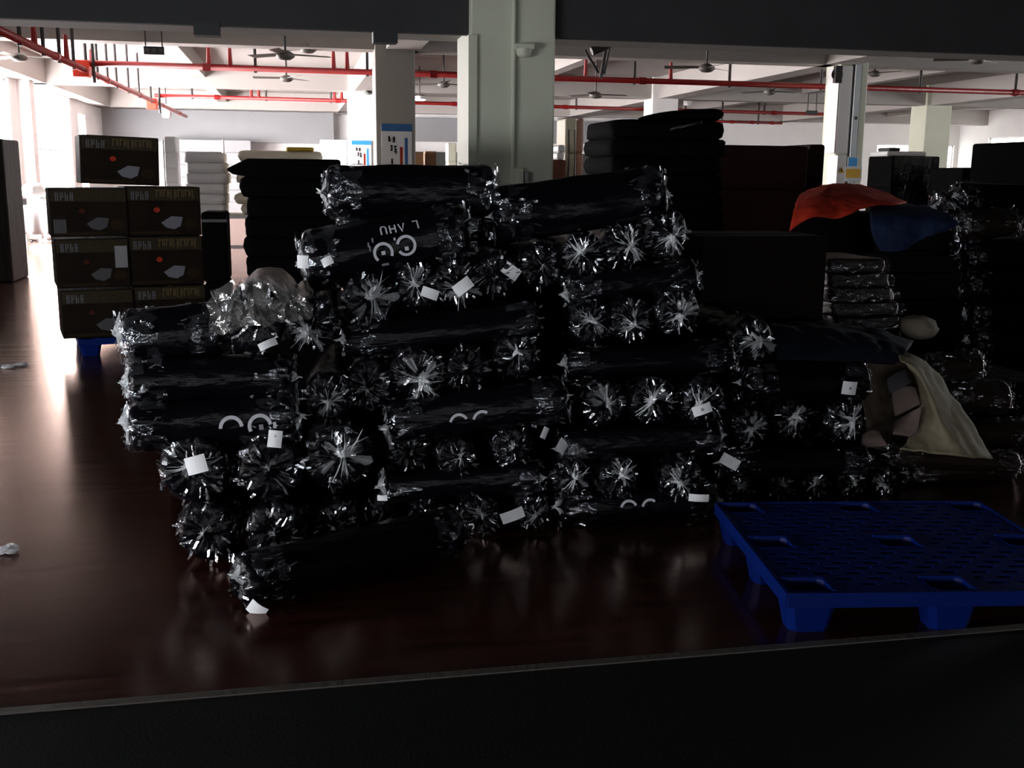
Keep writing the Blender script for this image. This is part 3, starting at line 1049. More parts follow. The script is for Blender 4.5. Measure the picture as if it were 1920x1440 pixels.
e = end_on(785, 540, 45, 4.38, W + ' with dull paper tag beside it, seventh row of the ' + S, 0.0, star=1.0)
sticker(e[0], e[1], 806, 550, 4.33, 0.070, 0.042, -0.33)
e = end_on(856, 528, 45, 4.38, W + ' with beige paper tag over its knot, seventh row of the ' + S, 0.0, star=1.1)
sticker(e[0], e[1], 868, 537, 4.31, 0.080, 0.050, 0.65)
e = end_on(930, 515, 42, 4.42, W + ' seen end-on, rightmost, seventh row of the ' + S, 0.0, star=0.3)
r = side_on(572, 492, 876, 435, 54, 4.40, W + ' with two round white eyes and upside-down lettering on the ' + S, star=(1.0, 0.2))
eyes_logo(r[0], r[2], 0.020, -0.010, size=0.036, full=2)
# lettering above the eyes, upside down
x = 0.133
for ch in 'LAHU':
    for st in GLYPHS[ch]:
        ribbon(r[0], r[2], [(x - p[0] * 0.036, 0.078 - (p[1] - .5) * 0.036) for p in st], 0.0062, 'letter_stroke')
    x -= 0.036 * (1.55 if ch == 'L' else 1.05)
for (dx, dz) in ((-.083, .03), (-.063, .045), (-.080, .015)):
    ribbon(r[0], r[2], [(dx, dz - .008), (dx + .002, dz + .010)], 0.006, 'letter_stroke', m=M_MARK)
ribbon(r[0], r[2], [(.023, .035), (.031, .035)], 0.012, 'logo_dot')
sticker(r[0], r[1], 567, 491, 4.42, 0.050, 0.052, 0.0, Vector((-0.5, -1, 0)))
sticker(r[0], r[1], 613, 490, 4.385, 0.045, 0.036, 0.5, Vector((-0.3, -1, 0.3)))
r = side_on(612, 360, 925, 358, 47, 4.60, W + ' crowning the ' + S + ' below the posters', star=(0.7, 0.5))
r = side_on(640, 430, 905, 414, 36, 4.72, W + ' lying sideways just under the top roll of the ' + S, star=(0.6, 0.2))

# ---------- left stack
S = 'left stack'
e = end_on(386, 1000, 56, 4.10, W + ' seen end-on, left of three, floor row of the ' + S, 0.12, star=0.4)
e = end_on(516, 1000, 56, 4.08, W + ' seen end-on, middle of three, floor row of the ' + S, 0.08, star=0.3)
e = end_on(628, 984, 46, 4.16, W + ' seen end-on, right of three, floor row of the ' + S, 0.05, star=0.5)
e = end_on(362, 880, 64, 4.14, W + ' with rounded white label, second row of the ' + S, 0.1, star=0.8)
sticker(e[0], e[1], 366, 872, 4.07, 0.085, 0.068, 0.3, Vector((-0.4, -1, 0.1)))
e = end_on(505, 880, 62, 4.12, W + ' with square white label above, second row of the ' + S, 0.06, star=0.35)
sticker(e[0], e[1], 515, 823, 4.10, 0.054, 0.066, -0.08, Vector((-0.2, -1, 0.3)))
e = end_on(632, 860, 62, 4.14, W + ' seen end-on with a bright starburst, second row of the ' + S, 0.04, star=1.1)
r = side_on(246, 800, 552, 780, 46, 4.14, W + ' with two white ring eyes, third row of the ' + S, star=(1.1, 0.8))
eyes_logo(r[0], r[2], 0.125, -0.008, size=0.040, full=1)
r = side_on(246, 714, 545, 706, 46, 4.20, W + ' lying sideways, fourth row of the ' + S, star=(0.9, 0.3))
e = end_on(612, 745, 46, 4.22, W + ' seen end-on, right end of the third row, ' + S, 0.1, star=0.9)
r = side_on(240, 632, 418, 618, 48, 4.26, W + ' with crumpled film at its left end, fifth row, ' + S, star=(0.9, 0.2))
e = end_on(482, 598, 62, 4.22, W + ' under bulging clear film, topmost of the ' + S, 0.06, star=0.4)
sticker(e[0], e[1], 502, 645, 4.17, 0.072, 0.03, 0.4, Vector((0, -1, 0.4)))
e = end_on(582, 606, 47, 4.26, W + ' seen end-on beside the topmost roll of the ' + S, 0.02, star=1.1)

# ---------- low stack behind the pallet
S = 'low stack'
for k, (x, y, rr) in enumerate(((1387, 927, 31), (1464, 927, 31), (1528, 924, 30), (1594, 930, 30), (1658, 922, 28))):
    end_on(x, y, rr, 4.50, W + ' seen end-on, %s of five, floor row of the ' % ('leftmost', 'second', 'third', 'fourth', 'rightmost')[k] + S, 0.02 * k, star=(0.9, 0.8, 0.9, 0.7, 1.1)[k])
r = side_on(1352, 870, 1622, 863, 36, 4.46, W + ' with white label at its left end, second row of the ' + S, star=(0.3, 0.4), squash=.85)
sticker(r[0], r[1], 1369, 866, 4.42, 0.088, 0.052, -0.48, Vector((-0.3, -1, 0.1)))
for k, (x, y, rr) in enumerate(((1408, 798, 38), (1487, 786, 38), (1586, 790, 43))):
    end_on(x, y, rr, 4.50, W + ' seen end-on, %s of three, third row of the ' % ('left', 'middle', 'right')[k] + S, 0.03, star=(1.0, 1.0, 1.2)[k])
r = side_on(1390, 718, 1618, 716, 42, 4.52, W + ' with small white label at its right end, fourth row, ' + S, star=(0.2, 0.8))
sticker(r[0], r[1], 1594, 728, 4.47, 0.075, 0.062, -0.12, Vector((0.05, -1, 0)), mark=True)
e = end_on(1412, 636, 43, 4.50, W + ' seen end-on, alone on top of the ' + S, 0.05, star=1.3)

# ---------- the loose roll on the floor in front
r = side_on(447, 1122, 858, 1045, 52, 3.56, W + ' lying alone on the floor in front of the pile', dY=0.42, star=(0.9, 0.5))
sticker(r[0], r[1], 481, 1144, 3.58, 0.066, 0.052, -0.62, Vector((-0.35, -1, -0.15)))

# bulging clear film sheet over the left stack
mb = MB()
rn = random.Random(5)
ptsT = {}


def bulge(u, v):
    p = at(392 + 190 * u, 566 - 50 * math.sin(PI * min(1, .12 + u * .8)) * (1 - v) + 62 * v * (1 - u * .5), 4.14 + 0.10 * (1 - v) + 0.05 * abs(u - .5))
    return p + Vector((rn.uniform(-.012, .012), rn.uniform(-.02, .02), rn.uniform(-.012, .012)))


o = mb.grid(bulge, 16, 6).build('plastic_sheet', film_mat('cloudy_packing_film', (0.85, 0.83, 0.80), 0.72, 0.15, 0.25))
tag(o, 'crumpled clear plastic sheet bulging over the top of the left stack', 'plastic sheet')


# ================================================================ BLUE PALLET
def build_pallet(name, label, loc, rz, lx=1.15, ly=1.0, h=0.145):
    root = empty(name, loc, rz)
    tag(root, label, 'pallet')
    c = 0.0125
    nx, ny = int(lx / c), int(ly / c)
    legx = (0.0, (lx - 0.18) / 2, lx - 0.18)
    legy = (0.0, (ly - 0.15) / 2, ly - 0.15)

    def hole(i, j):
        x, y = (i + .5) * c, (j + .5) * c
        for a in legx:
            for b in legy:
                if a - .03 <= x <= a + .21 and b - .03 <= y <= b + .18:
                    return a + .02 <= x <= a + .165 and b + .02 <= y <= b + .135
        if x < .05 or x > lx - .05 or y < .05 or y > ly - .05:
            return False
        row = j // 4
        if j % 4 in (0, 1):
            return False
        k = (i + row * 5) % 9
        return k < 5
    bm = bmesh.new()
    vs_ = {}

    def vv(i, j):
        if (i, j) not in vs_:
            vs_[i, j] = bm.verts.new((i * c, j * c, h))
        return vs_[i, j]
    for i in range(nx):
        for j in range(ny):
            if not hole(i, j):
                bm.faces.new((vv(i, j), vv(i + 1, j), vv(i + 1, j + 1), vv(i, j + 1)))
    me = bpy.data.meshes.new('deck')
    bm.to_mesh(me)
    bm.free()
    me.materials.append(M_BLUE)
    d = put('deck', me, root)
    md = d.modifiers.new('s', 'SOLIDIFY')
    md.thickness = 0.034
    md.offset = -1
    # skirt round the edge
    LX, LY = nx * c, ny * c
    for (x0, x1, y0, y1) in ((0, LX, -.006, .006), (0, LX, LY - .006, LY + .006), (-.006, .006, 0, LY), (LX - .006, LX + .006, 0, LY)):
        MB().box(x0, x1, y0, y1, h - .048, h + .004).build('skirt', M_BLUE, root)
    for b in legy:
        for a in legx:
            mb = MB()
            x0, x1, y0, y1 = a, a + .18, b, b + .15
            ch = .022
            t = .022

            def ringp(k, z):
                xa, xb, ya, yb = x0 + k, x1 - k, y0 + k, y1 - k
                return [(xa + ch, ya, z), (xb - ch, ya, z), (xb, ya + ch, z), (xb, yb - ch, z), (xb - ch, yb, z), (xa + ch, yb, z), (xa, yb - ch, z), (xa, ya + ch, z)]
            rg = [ringp(0, h - .02), ringp(t, 0.0), ringp(t + .012, 0.012), ringp(.018, h + .002)]
            for q in rg:
                mb.v += q
            for i in range(3):
                for k in range(8):
                    A, B = i * 8 + k, i * 8 + (k + 1) % 8
                    if i != 1:
                        mb.f.append((A, A + 8, B + 8, B) if i == 0 else (A, A + 8, B + 8, B))
            mb.f.append(tuple(range(8, 16)))
            mb.f.append(tuple(range(16, 24)))
            leg = mb.build('leg', M_BLUE, root)
            # raised rim at the back and right of the leg pocket
            MB().box(x0 + .02, x1 - .015, y1 - .022, y1 - .008, h - .002, h + .008).build('pocket_rim', M_BLUE, leg)
            MB().box(x1 - .022, x1 - .008, y0 + .02, y1 - .015, h - .002, h + .006).build('pocket_rim', M_BLUE, leg)
    return root


pal = build_pallet('plastic_pallet', 'blue plastic nine-legged pallet with slotted deck on the floor in front', (1.575, 3.09, 0.0), -0.15)

# ================================================================ STACKS AND CLOTH AROUND THE PILE
def slab_mesh(seed, m, nz=0.05):
    """a folded cloth bundle: unit box with rounded, uneven edges"""
    rnd = random.Random(seed)
    off = Vector((rnd.uniform(0, 30), rnd.uniform(0, 30), rnd.uniform(0, 30)))
    mb = MB()
    n, k = 40, 8

    def fn(u, v):
        a = 2 * PI * u
        b = -PI / 2 + PI * v

        def sp(w, e):
            return math.copysign(abs(w) ** e, w)
        cz = sp(math.sin(b), 0.40)
        cr = abs(math.cos(b)) ** 0.16 if v not in (0, 1) else 0
        x = cr * sp(math.cos(a), 0.22)
        y = cr * sp(math.sin(a), 0.22)
        d = noise.noise(Vector((x * 2, y * 2, cz * 1.5)) + off) * nz + noise.noise(Vector((x * 6, y * 6, cz * 2)) + off) * nz * .5
        return (x * .5 * (1 + d), y * .5 * (1 + d), cz * .5 * (1 + d * .6))
    mb.grid(fn, n, k, True)
    return mb.mesh('folded_layer', m, True)


SLABS = {}


def slabs(m):
    if m.name not in SLABS:
        SLABS[m.name] = [slab_mesh(i + 3, m) for i in range(4)]
    return SLABS[m.name]


def layered_stack(name, label, cat, x, y, w, d, z0, z1, n, m, jit=0.02, tilt=0.0, top=None, rz=0.0, group=None):
    root = empty(name, (x, y, z0), rz)
    tag(root, label, cat, group)
    rnd = random.Random(hash(label) % 1 + int(x * 100) + int(z1 * 50))
    h = (z1 - z0) / n
    sl = slabs(m)
    for i in range(n):
        ww = w * (1 + rnd.uniform(-1, 1) * jit)
        dd = d
        if top and i >= n - top[0]:
            ww = w * top[1]
        t = tilt * i / n
        mw = Matrix.Translation((rnd.uniform(-1, 1) * jit * w * .5, 0, h * (i + .5))) @ Matrix.Rotation(-t, 4, 'Y') @ Matrix.Diagonal((ww, dd, h * 1.12, 1))
        put('folded_layer', sl[rnd.randrange(4)], root, mw)
    return root


def px_box(x0, x1, Y):
    a, b = at(x0, 400, Y), at(x1, 400, Y)
    return (a.x + b.x) / 2, (b.x - a.x)


# black mushroom-shaped stack left of the pile
cx, w = px_box(457, 640, 8.2)
layered_stack('cloth_stack', 'tall black stack with wide overhanging top, left behind the pile', 'stack', cx, 8.6, w, 0.8, 0, at(540, 332, 8.2).z, 10, M_BLACK, 0.05)
cx2, w2 = px_box(424, 642, 8.1)
t = MB()
zt, zb = at(540, 301, 8.2).z, at(540, 338, 8.2).z
h_ = zt - zb
o = t.prism([(-w2 / 2, h_ * .45), (-w2 / 2 + .05, h_ * .2), (-w2 / 2 + .22, 0), (w2 / 2, 0), (w2 / 2, h_), (-w2 / 2 + .16, h_)], -.42, .42).build('mattress_slab', M_BLACK)
o.location = (cx2, 8.62, zb + 0.012)
bevel(o, 0.02)
tag(o, 'black slab with a bevelled left edge lying on the tall black stack', 'slab')
# tall black stack right of the near pillar
cx, w = px_box(1148, 1368, 7.4)
layered_stack('cloth_stack', 'tallest black cloth stack with ragged edges right of near pillar', 'stack', cx, 7.85, w, 0.85, 0, at(1200, 224, 7.4).z, 15, M_BLACK, 0.035)
a = at(1245, 232, 7.4)
b = at(1362, 208, 7.4)
mb = MB()


def toproll(u, v):
    ang = 2 * PI * u
    p = Vector((cx - .02, 7.85, at(1200, 222, 7.4).z + .03)).lerp(Vector((b.x - .0, 7.80, b.z - .02)), v)
    rr = .055 * (1 - .5 * (1 - v) ** 3)
    return (p.x, p.y + math.sin(ang) * .36, p.z + math.cos(ang) * rr)


o = mb.grid(toproll, 18, 8, True).build('folded_cloth', M_BLACK, None, True)
tag(o, 'folded black cloth rising to the right on top of tallest black stack', 'cloth')
q = at(1285, 240, 7.39)
o = MB().grid(lambda u, v: (u * .24, -.005 * math.sin(PI * u), u * .055 + v * .018), 8, 1).build('highlight_strip', M_FILM)  # strip put in for the highlight line along the stack's top
o.location = (q.x - .11, 7.40, q.z - .02)
tag(o, 'thin shiny strip put in for the highlight near the top of tallest black stack', 'highlight strip')

# dark red-brown covered stacks and far black stacks
def covered_stack(label, x0, x1, ytop, Y, d, m, z0=0.0, n=None, seed=1, cat='stack', film=False):
    A, B = at(x0, ytop, Y), at(x1, ytop, Y)
    w = B.x - A.x
    h = (A.z + B.z) / 2 - z0
    root = empty({'stack': 'bale_stack', 'cabinet': 'storage_cabinet', 'sheets': 'folded_sheets', 'panel': 'striped_board', 'partition': 'screen_board'}.get(cat, cat.replace(' ', '_')), ((A.x + B.x) / 2, Y + d / 2, z0))
    tag(root, label, cat)
    rnd = random.Random(seed)
    off = Vector((rnd.uniform(0, 30),) * 3)
    n = n or max(2, int(h / .42))
    for i in range(n):
        mb = MB()
        jx = rnd.uniform(-.012, .012)
        o = mb.box(-w / 2 + jx, w / 2 + jx, -d / 2, d / 2, h * i / n, h * (i + 1) / n + .002).build('bale' if cat == 'stack' else 'body_section', m, root)
        bevel(o, .03, 3)
    if film:
        def fn(u, v):
            nn = noise.noise(Vector((u * 9, v * 7, 0)) + off) * .03 + rnd.uniform(-.006, .006)
            return (-w / 2 + w * u, -d / 2 - .012 - abs(nn), h * (.3 + .7 * v))
        MB().grid(fn, 14, 10).build('stretch_film', M_STRETCH, root)
    return root


covered_stack('dark maroon covered stack between tallest black stack and cabinet pillar', 1330, 1516, 273, 10.9, 1.0, M_MAROON, seed=2)
covered_stack('narrow maroon stack just left of the cabinet pillar', 1519, 1548, 271, 11.2, 0.9, M_MAROON, seed=3)
covered_stack('black film-wrapped bale stack right of the cabinet pillar', 1676, 1765, 293, 14.5, .7, M_BLACK, seed=4, film=True)
covered_stack('low wide black bale stack before the cream pillar', 1805, 1890, 315, 13.3, .8, M_BLACK, seed=5)
covered_stack('high black bale stack at the right edge under bright window', 1950, 2120, 266, 10.6, 1.2, M_BLACK, seed=6, film=True)
covered_stack('tall dark grey wrapped stack at the left edge by window wall', -130, 2, 259, 15.6, .9, M_GREYWRAP, seed=8, n=1)
covered_stack('dark blocks added against backlight behind the left stack of rolls', 300, 610, 600, 5.10, .5, M_BLACK, seed=21)  # this and the next two: blocks added to stop backlight between the rolls
covered_stack('dark blocks added against backlight behind the middle stack of rolls', 640, 985, 385, 5.14, .5, M_BLACK, seed=22)
covered_stack('dark blocks added against backlight behind the right stack of rolls', 960, 1270, 405, 5.30, .5, M_BLACK, seed=23)
covered_stack('dark block added to hide bright floor behind the lone topmost roll of low stack', 1290, 1460, 560, 5.95, .5, M_BLACK, seed=24)  # added to cover the bright floor showing through the gap
# dark carton and slim black box beside the printed cartons
covered_stack('slim black case standing beside the printed cartons', 378, 426, 398, 9.3, 0.5, M_BLACK, seed=9, cat='case')
o = MB().box(-.10, .10, 0, .004, -.012, .012).build('case_plate', M_SILVER)
p = at(402, 414, 9.28)
o.location = (p.x, 9.28, p.z)
tag(o, 'narrow grey plate on the slim black case', 'plate')


# ---------------------------------------------------------------- printed cartons
def carton(label, px0, px1, ytop, ybot, Y, d, tilt=0.0, lit=1.0, sticker_=None, base_z=None, yawz=0.0, faint_print=False):  # some cartons get darker, duller print colours
    A, B = at(px0, ybot, Y), at(px1, ytop, Y)
    w = B.x - A.x
    z0 = base_z if base_z is not None else A.z
    h = B.z - A.z
    root = empty('printed_carton', ((A.x + B.x) / 2 - math.sin(yawz) * d / 2, Y + math.cos(yawz) * d / 2, z0), yawz)
    root.rotation_euler = (0, tilt, yawz)
    tag(root, label, 'carton', 'printed cartons stacked on a blue pallet')
    bevel(MB().box(-w / 2, w / 2, -d / 2, d / 2, 0, h).build('box', M_CARTON, root), .008)
    f = -d / 2 - .0015
    MB().box(-w / 2 + .01, w / 2 - .01, f, f + .0012, h * .72, h * .985).build('heading_band', mat('brown_band_print', (0.028, 0.021, 0.013), 0.5, spec=0.05), root)
    # silver word and gold word: tall narrow capitals too blurred to read
    rnd = random.Random(int(px0))
    x = -w * .42
    wd = MB()
    for k in range(4):
        cw = w * .045
        wd.box(x, x + cw * .4, f - .001, f, h * .74, h * .91)
        wd.box(x + cw * .6, x + cw * .95, f - .001, f, h * (.74 if k != 1 else .80), h * (.91 if k != 2 else .86))
        if k in (1, 3):
            wd.box(x, x + cw, f - .001, f, h * .81, h * .84)
        x += w * .062
    wd.build('word_print', M_SILVER, root)['kind'] = 'stuff'
    x = -w * .09
    wd = MB()
    for k in range(11):
        cw = w * .034
        wd.box(x, x + cw * .4, f - .001, f, h * (.78 + .03 * math.sin(k)), h * .95)
        if k % 3 != 1:
            wd.box(x, x + cw, f - .001, f, h * (.85 if k % 2 else .91), h * (.885 if k % 2 else .945))
        if k % 2:
            wd.box(x + cw * .7, x + cw, f - .001, f, h * .79, h * .95)
        x += w * .048
    wd.build('word_print', mat('dull_gold_print', (0.035, 0.027, 0.015), 0.6, spec=0.05) if faint_print else M_GOLD, root)['kind'] = 'stuff'
    # picture: pale device, red flame spot, brown plate
    MB().prism([(-.04 * w, .27 * h), (.02 * w, .17 * h), (.13 * w, .13 * h), (.22 * w, .2 * h), (.25 * w, .38 * h), (.10 * w, .40 * h)], f - .001, f).build('device_picture', M_GREYC if faint_print else M_DEVICE, root)
    MB().prism([(-.09 * w + .035 * w * math.cos(t_ * PI / 5) * 1.2, .53 * h + .055 * h * math.sin(t_ * PI / 5)) for t_ in range(10)], f - .001, f).build('red_spot', mat('dull_red_print', (0.05, 0.012, 0.008), 0.6, spec=0.05) if faint_print else M_REDDOT, root)
    MB().prism([(.36 * w + .09 * w * math.cos(t_ * PI / 6), .24 * h + .10 * h * math.sin(t_ * PI / 6)) for t_ in range(12)], f - .001, f).build('round_picture', mat('dull_brown_print', (0.022, 0.013, 0.007), 0.5, spec=0.05), root)
    MB().box(-w / 2 + .02, w * .2, f - .0006, f, h * .04, h * .09).build('foot_line', mat('dull_brown_print', (0.022, 0.013, 0.007), 0.5, spec=0.05), root)
    if sticker_ == 'small':
        MB().box(-w * .46, -w * .30, f - .0012, f, h * .08, h * .36).build('info_panel', M_GREYC, root)
    if sticker_ == 'pale':
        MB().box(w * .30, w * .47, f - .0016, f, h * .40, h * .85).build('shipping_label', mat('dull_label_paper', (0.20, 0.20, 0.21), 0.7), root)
    MB().box(-w * .01, w * .06, -d / 2 + .01, d / 2 - .01, h, h + .0015).build('tape', M_CARTONS, root)
    return root


YC = 9.25
z3 = 0.15
ta, tb, tc_, td = at(170, 622, YC).z, at(170, 531, YC).z, at(170, 439, YC).z, at(170, 347, YC).z
h3 = (td - z3) / 3
carton('printed dark carton, left in the bottom row of cartons', 119, 249, 531, 622, YC, .55, faint_print=True, yawz=.24, base_z=z3 + 0.0)
carton('printed dark carton, right in the bottom row, behind the rolls', 252, 386, 531, 622, YC + .15, .55, yawz=.24, base_z=z3 + 0.0)
carton('printed dark carton with pale shipping label, left in the middle row', 108, 240, 438, 530, YC, .55, yawz=.24, sticker_='pale', faint_print=True, base_z=z3 + h3)
carton('printed dark carton, right in the middle row of cartons', 243, 380, 438, 530, YC + .15, .55, yawz=.24, base_z=z3 + h3)
carton('printed dark carton with small info panel, left in the upper row', 97, 236, 347, 438, YC, .55, yawz=.24, sticker_='small', faint_print=True, base_z=z3 + 2 * h3)
carton('printed dark carton with clear gold heading, right in the upper row', 238, 375, 347, 438, YC + .15, .55, yawz=.24, base_z=z3 + 2 * h3)
carton('printed dark carton alone on top of the carton stack', 152, 294, 249, 338, YC, .55, yawz=.24, tilt=0.03, base_z=td + .006)
A, B = at(146, 640, YC), at(400, 640, YC)
build_pallet('plastic_pallet', 'dark blue pallet under the stack of printed cartons', (A.x + .02, YC - .06, 0), .24, lx=B.x - A.x, ly=.85, h=z3 - .01)

# ---------------------------------------------------------------- right-hand goods
# big dark carton above the low stack
def plain_carton(label, x0, x1, y0, y1, Y, d, m, rz=0.0, name='cardboard_carton', base=None):
    A, B = at(x0, y1, Y), at(x1, y0, Y)
    w, h = B.x - A.x, B.z - A.z
    z = A.z if base is None else base
    root = empty(name, ((A.x + B.x) / 2, Y + d / 2, z), rz)
    tag(root, label, 'carton')
    bevel(MB().box(-w / 2, w / 2, -d / 2, d / 2, 0, h).build('box', m, root), .006)
    MB().box(-w / 2, w / 2, -.03, .03, h, h + .0015).build('tape', m, root)
    MB().box(-w / 2 - .001, w / 2 + .002, -d / 2 - .002, -d / 2 + .02, h - .02, h + .001).build('flap_edge', m, root)
    return root, w, h


c1, w1, h1 = plain_carton('large dark brown carton above the low stack behind pallet', 1308, 1552, 443, 604, 5.15, .55, M_DBROWN, 0.03)
zb = at(1400, 604, 5.15).z
root = empty('cardboard_carton', (c1.location.x - .05, 5.15 + .3, 0))
tag(root, 'plain dark carton under the large dark brown carton', 'carton')
bevel(MB().box(-w1 / 2, w1 / 2, -.22, .3, 0, zb - .004).build('box', M_DBROWN, root), .006)
MB().box(-w1 / 2, w1 / 2, -.03, .03, zb - .004, zb - .003).build('tape', M_DBROWN, root)


# film-wrapped brown packs in a stack right of the carton
def pack_mesh(seed, m):
    return slab_mesh(seed, m, .07)


PK = [slab_mesh(40 + i, M_FABRIC2, .09) for i in range(3)]
FP = []


def flat_pack(label, px0, px1, py, hpx, Y, d, i, film=True):
    A, B = at(px0, py, Y), at(px1, py, Y)
    h = hpx * Y * 1.02 / FPX
    w = B.x - A.x
    root = empty('wrapped_pack', ((A.x + B.x) / 2, Y + d / 2, (A.z + B.z) / 2 - h / 2))
    tag(root, label, 'pack', 'brown film-wrapped packs')
    put('body', PK[i % 3], root, Matrix.Translation((0, 0, h / 2)) @ Matrix.Diagonal((w, d, h * 1.1, 1)))
    if film:
        rnd = random.Random(i * 7 + 1)

        def fn(u, v):
            a = -1.0 + 2.0 * v
            return (w * (u - .5) * 1.03 + rnd.uniform(-.012, .012), -d / 2 - .006 - .02 * math.cos(a * 1.3) + rnd.uniform(-.010, .006), h / 2 + h * .5 * a * .85 + rnd.uniform(-.006, .006))
        MB().grid(fn, 14, 5).build('plastic_film', M_FILM, root)
    return root


NM = ('lowest', 'second', 'third', 'fourth', 'top')
for i, (x0, x1, y) in enumerate(((1566, 1692, 607), (1562, 1690, 580), (1560, 1682, 553), (1557, 1672, 526), (1555, 1664, 499))):
    flat_pack('brown film-wrapped flat pack, %s of five beside the large carton' % NM[i], x0, x1, y, 28, 5.35, .5, i)
# support below the packs
root = covered_stack('dark bale under the brown film-wrapped packs', 1566, 1690, 622, 5.36, .5, M_DBROWN, seed=11)

# white sack
def blob(name, label, cat, px, py, rx, ry, rz, Y, m, seed=1, nz=.18, squ=1.0):
    p = at(px, py, Y)
    rnd = random.Random(seed)
    off = Vector((rnd.uniform(0, 40),) * 3)
    mb = MB()

    def fn(u, v):
        a, b = 2 * PI * u, PI * (v - .5)
        c = Vector((math.cos(b) * math.cos(a), math.cos(b) * math.sin(a), math.sin(b)))
        k = 1 + noise.noise(c * 1.7 + off) * nz + noise.noise(c * 5 + off) * nz * .35
        return (c.x * rx * k, c.y * ry * k, c.z * rz * k)
    o = mb.grid(fn, 28, 14, True).build(name, m, None, True)
    o.location = p
    tag(o, label, cat)
    return o


blob('cloth_sack', 'small pale sack wedged right of the brown packs', 'sack', 1722, 614, .105, .10, .065, 5.30, mat('pale_sackcloth', (0.20, 0.17, 0.125), 0.85, bump=.2, bscale=20), 4)


# cloths draped over goods: a height surface hanging over a heap, with real thickness
def drape(name, label, m, rows, th=0.008, smooth=True, sub=3, cat='cloth', parent=None, folds=0.035, fscale=0.10):
    """rows: list of rows of (px,py,Y) control points; subdivided smoothly"""
    P = [[at(*q) for q in r] for r in rows]
    nu, nv = len(P), len(P[0])
    mb = MB()
    mb.v = [tuple(q) for r in P for q in r]
    mb.f = [(i * nv + j, i * nv + j + 1, (i + 1) * nv + j + 1, (i + 1) * nv + j) for i in range(nu - 1) for j in range(nv - 1)]
    o = mb.build(name, m, parent, smooth)
    md = o.modifiers.new('sub', 'SUBSURF')
    md.levels = md.render_levels = sub
    md.boundary_smooth = 'PRESERVE_CORNERS'
    if folds:
        tx = bpy.data.textures.new('folds', 'CLOUDS')
        tx.noise_scale = fscale
        dm = o.modifiers.new('folds', 'DISPLACE')
        dm.texture = tx
        dm.texture_coords = 'GLOBAL'
        dm.strength = folds
    solid(o, th)
    if parent is None:
        tag(o, label, cat)
    return o


# heap under the orange cloth
blob('cloth_heap', 'black cloth heap under the orange cloth', 'heap', 1562, 445, .27, .32, .26, 7.6, M_BLACK, 8, .12)
covered_stack('black bale carrying the heap under the orange cloth', 1480, 1640, 520, 7.25, .75, M_BLACK, seed=14)
drape('draped_cloth', 'bright orange-red cloth draped over a dark heap below the cabinet pillar', M_ORANGE, [
    [(1505, 362, 8.1), (1545, 346, 8.2), (1580, 344, 8.2), (1620, 346, 8.2), (1655, 360, 8.1), (1700, 380, 7.9)],
    [(1496, 370, 7.7), (1540, 350, 7.8), (1578, 346, 7.8), (1618, 350, 7.8), (1650, 366, 7.7), (1695, 381, 7.6)],
    [(1490, 388, 7.2), (1533, 368, 7.2), (1572, 372, 7.25), (1610, 372, 7.2), (1648, 374, 7.2), (1688, 382, 7.3)],
    [(1485, 408, 7.05), (1530, 388, 7.0), (1566, 402, 7.1), (1602, 390, 7.0), (1636, 380, 7.1), (1680, 383, 7.2)],
    [(1480, 434, 7.05), (1524, 400, 7.0), (1562, 414, 7.05), (1592, 404, 7.0), (1626, 384, 7.1), (1672, 384, 7.2)],
])
drape('draped_cloth', 'dark blue cloth hanging to the right of the orange cloth', M_NAVY, [
    [(1632, 386, 7.5), (1680, 382, 7.5), (1730, 384, 7.5), (1770, 388, 7.4), (1802, 400, 7.3)],
    [(1630, 400, 7.0), (1682, 398, 6.9), (1730, 400, 6.95), (1768, 402, 6.9), (1806, 412, 6.9)],
    [(1632, 430, 6.9), (1684, 428, 6.85), (1728, 426, 6.9), (1766, 424, 6.85), (1796, 422, 6.9)],
    [(1640, 455, 6.9), (1686, 458, 6.85), (1722, 442, 6.9), (1752, 436, 6.85), (1780, 430, 6.9)],
    [(1650, 470, 6.9), (1684, 476, 6.85), (1706, 462, 6.9), (1736, 444, 6.85), (1762, 434, 6.9)],
])
covered_stack('dark bale under the dark blue cloth', 1660, 1796, 402, 7.2, .8, M_DBROWN, seed=15)
# brown cartons glimpsed below the blue cloth
plain_carton('dull brown carton below the dark blue cloth, upper one', 1668, 1790, 480, 512, 6.7, .35, M_DBROWN)
plain_carton('dull brown carton below the dark blue cloth, lower one', 1672, 1800, 514, 560, 6.6, .4, M_DBROWN)
covered_stack('black bale behind the pale sack', 1672, 1810, 562, 6.5, .6, M_BLACK, seed=16)
drape('draped_cloth', 'very dark navy cloth spread over the back of the low stack', M_DNAVY, [
    [(1440, 606, 4.95), (1520, 602, 5.0), (1600, 612, 5.0), (1660, 622, 5.0), (1712, 640, 4.95)],
    [(1446, 622, 4.75), (1524, 620, 4.75), (1600, 628, 4.75), (1656, 636, 4.75), (1704, 654, 4.75)],
    [(1452, 650, 4.66), (1530, 650, 4.64), (1598, 654, 4.66), (1650, 660, 4.66), (1694, 668, 4.68)],
    [(1456, 676, 4.62), (1532, 676, 4.62), (1596, 678, 4.64), (1640, 682, 4.64), (1676, 684, 4.66)],
])

# open beige cloth bag with folded things inside
bag = empty('open_cloth_bag', at(1720, 858, 4.62))
tag(bag, 'open beige cloth bag slumped on brown bundles right of the low stack', 'bag')
bl = bag.location.copy()


def bagpart(name, m, rows, th=.006):
    o = drape(name, '', m, rows, th, parent=bag)
    o.location = -bl
    return o


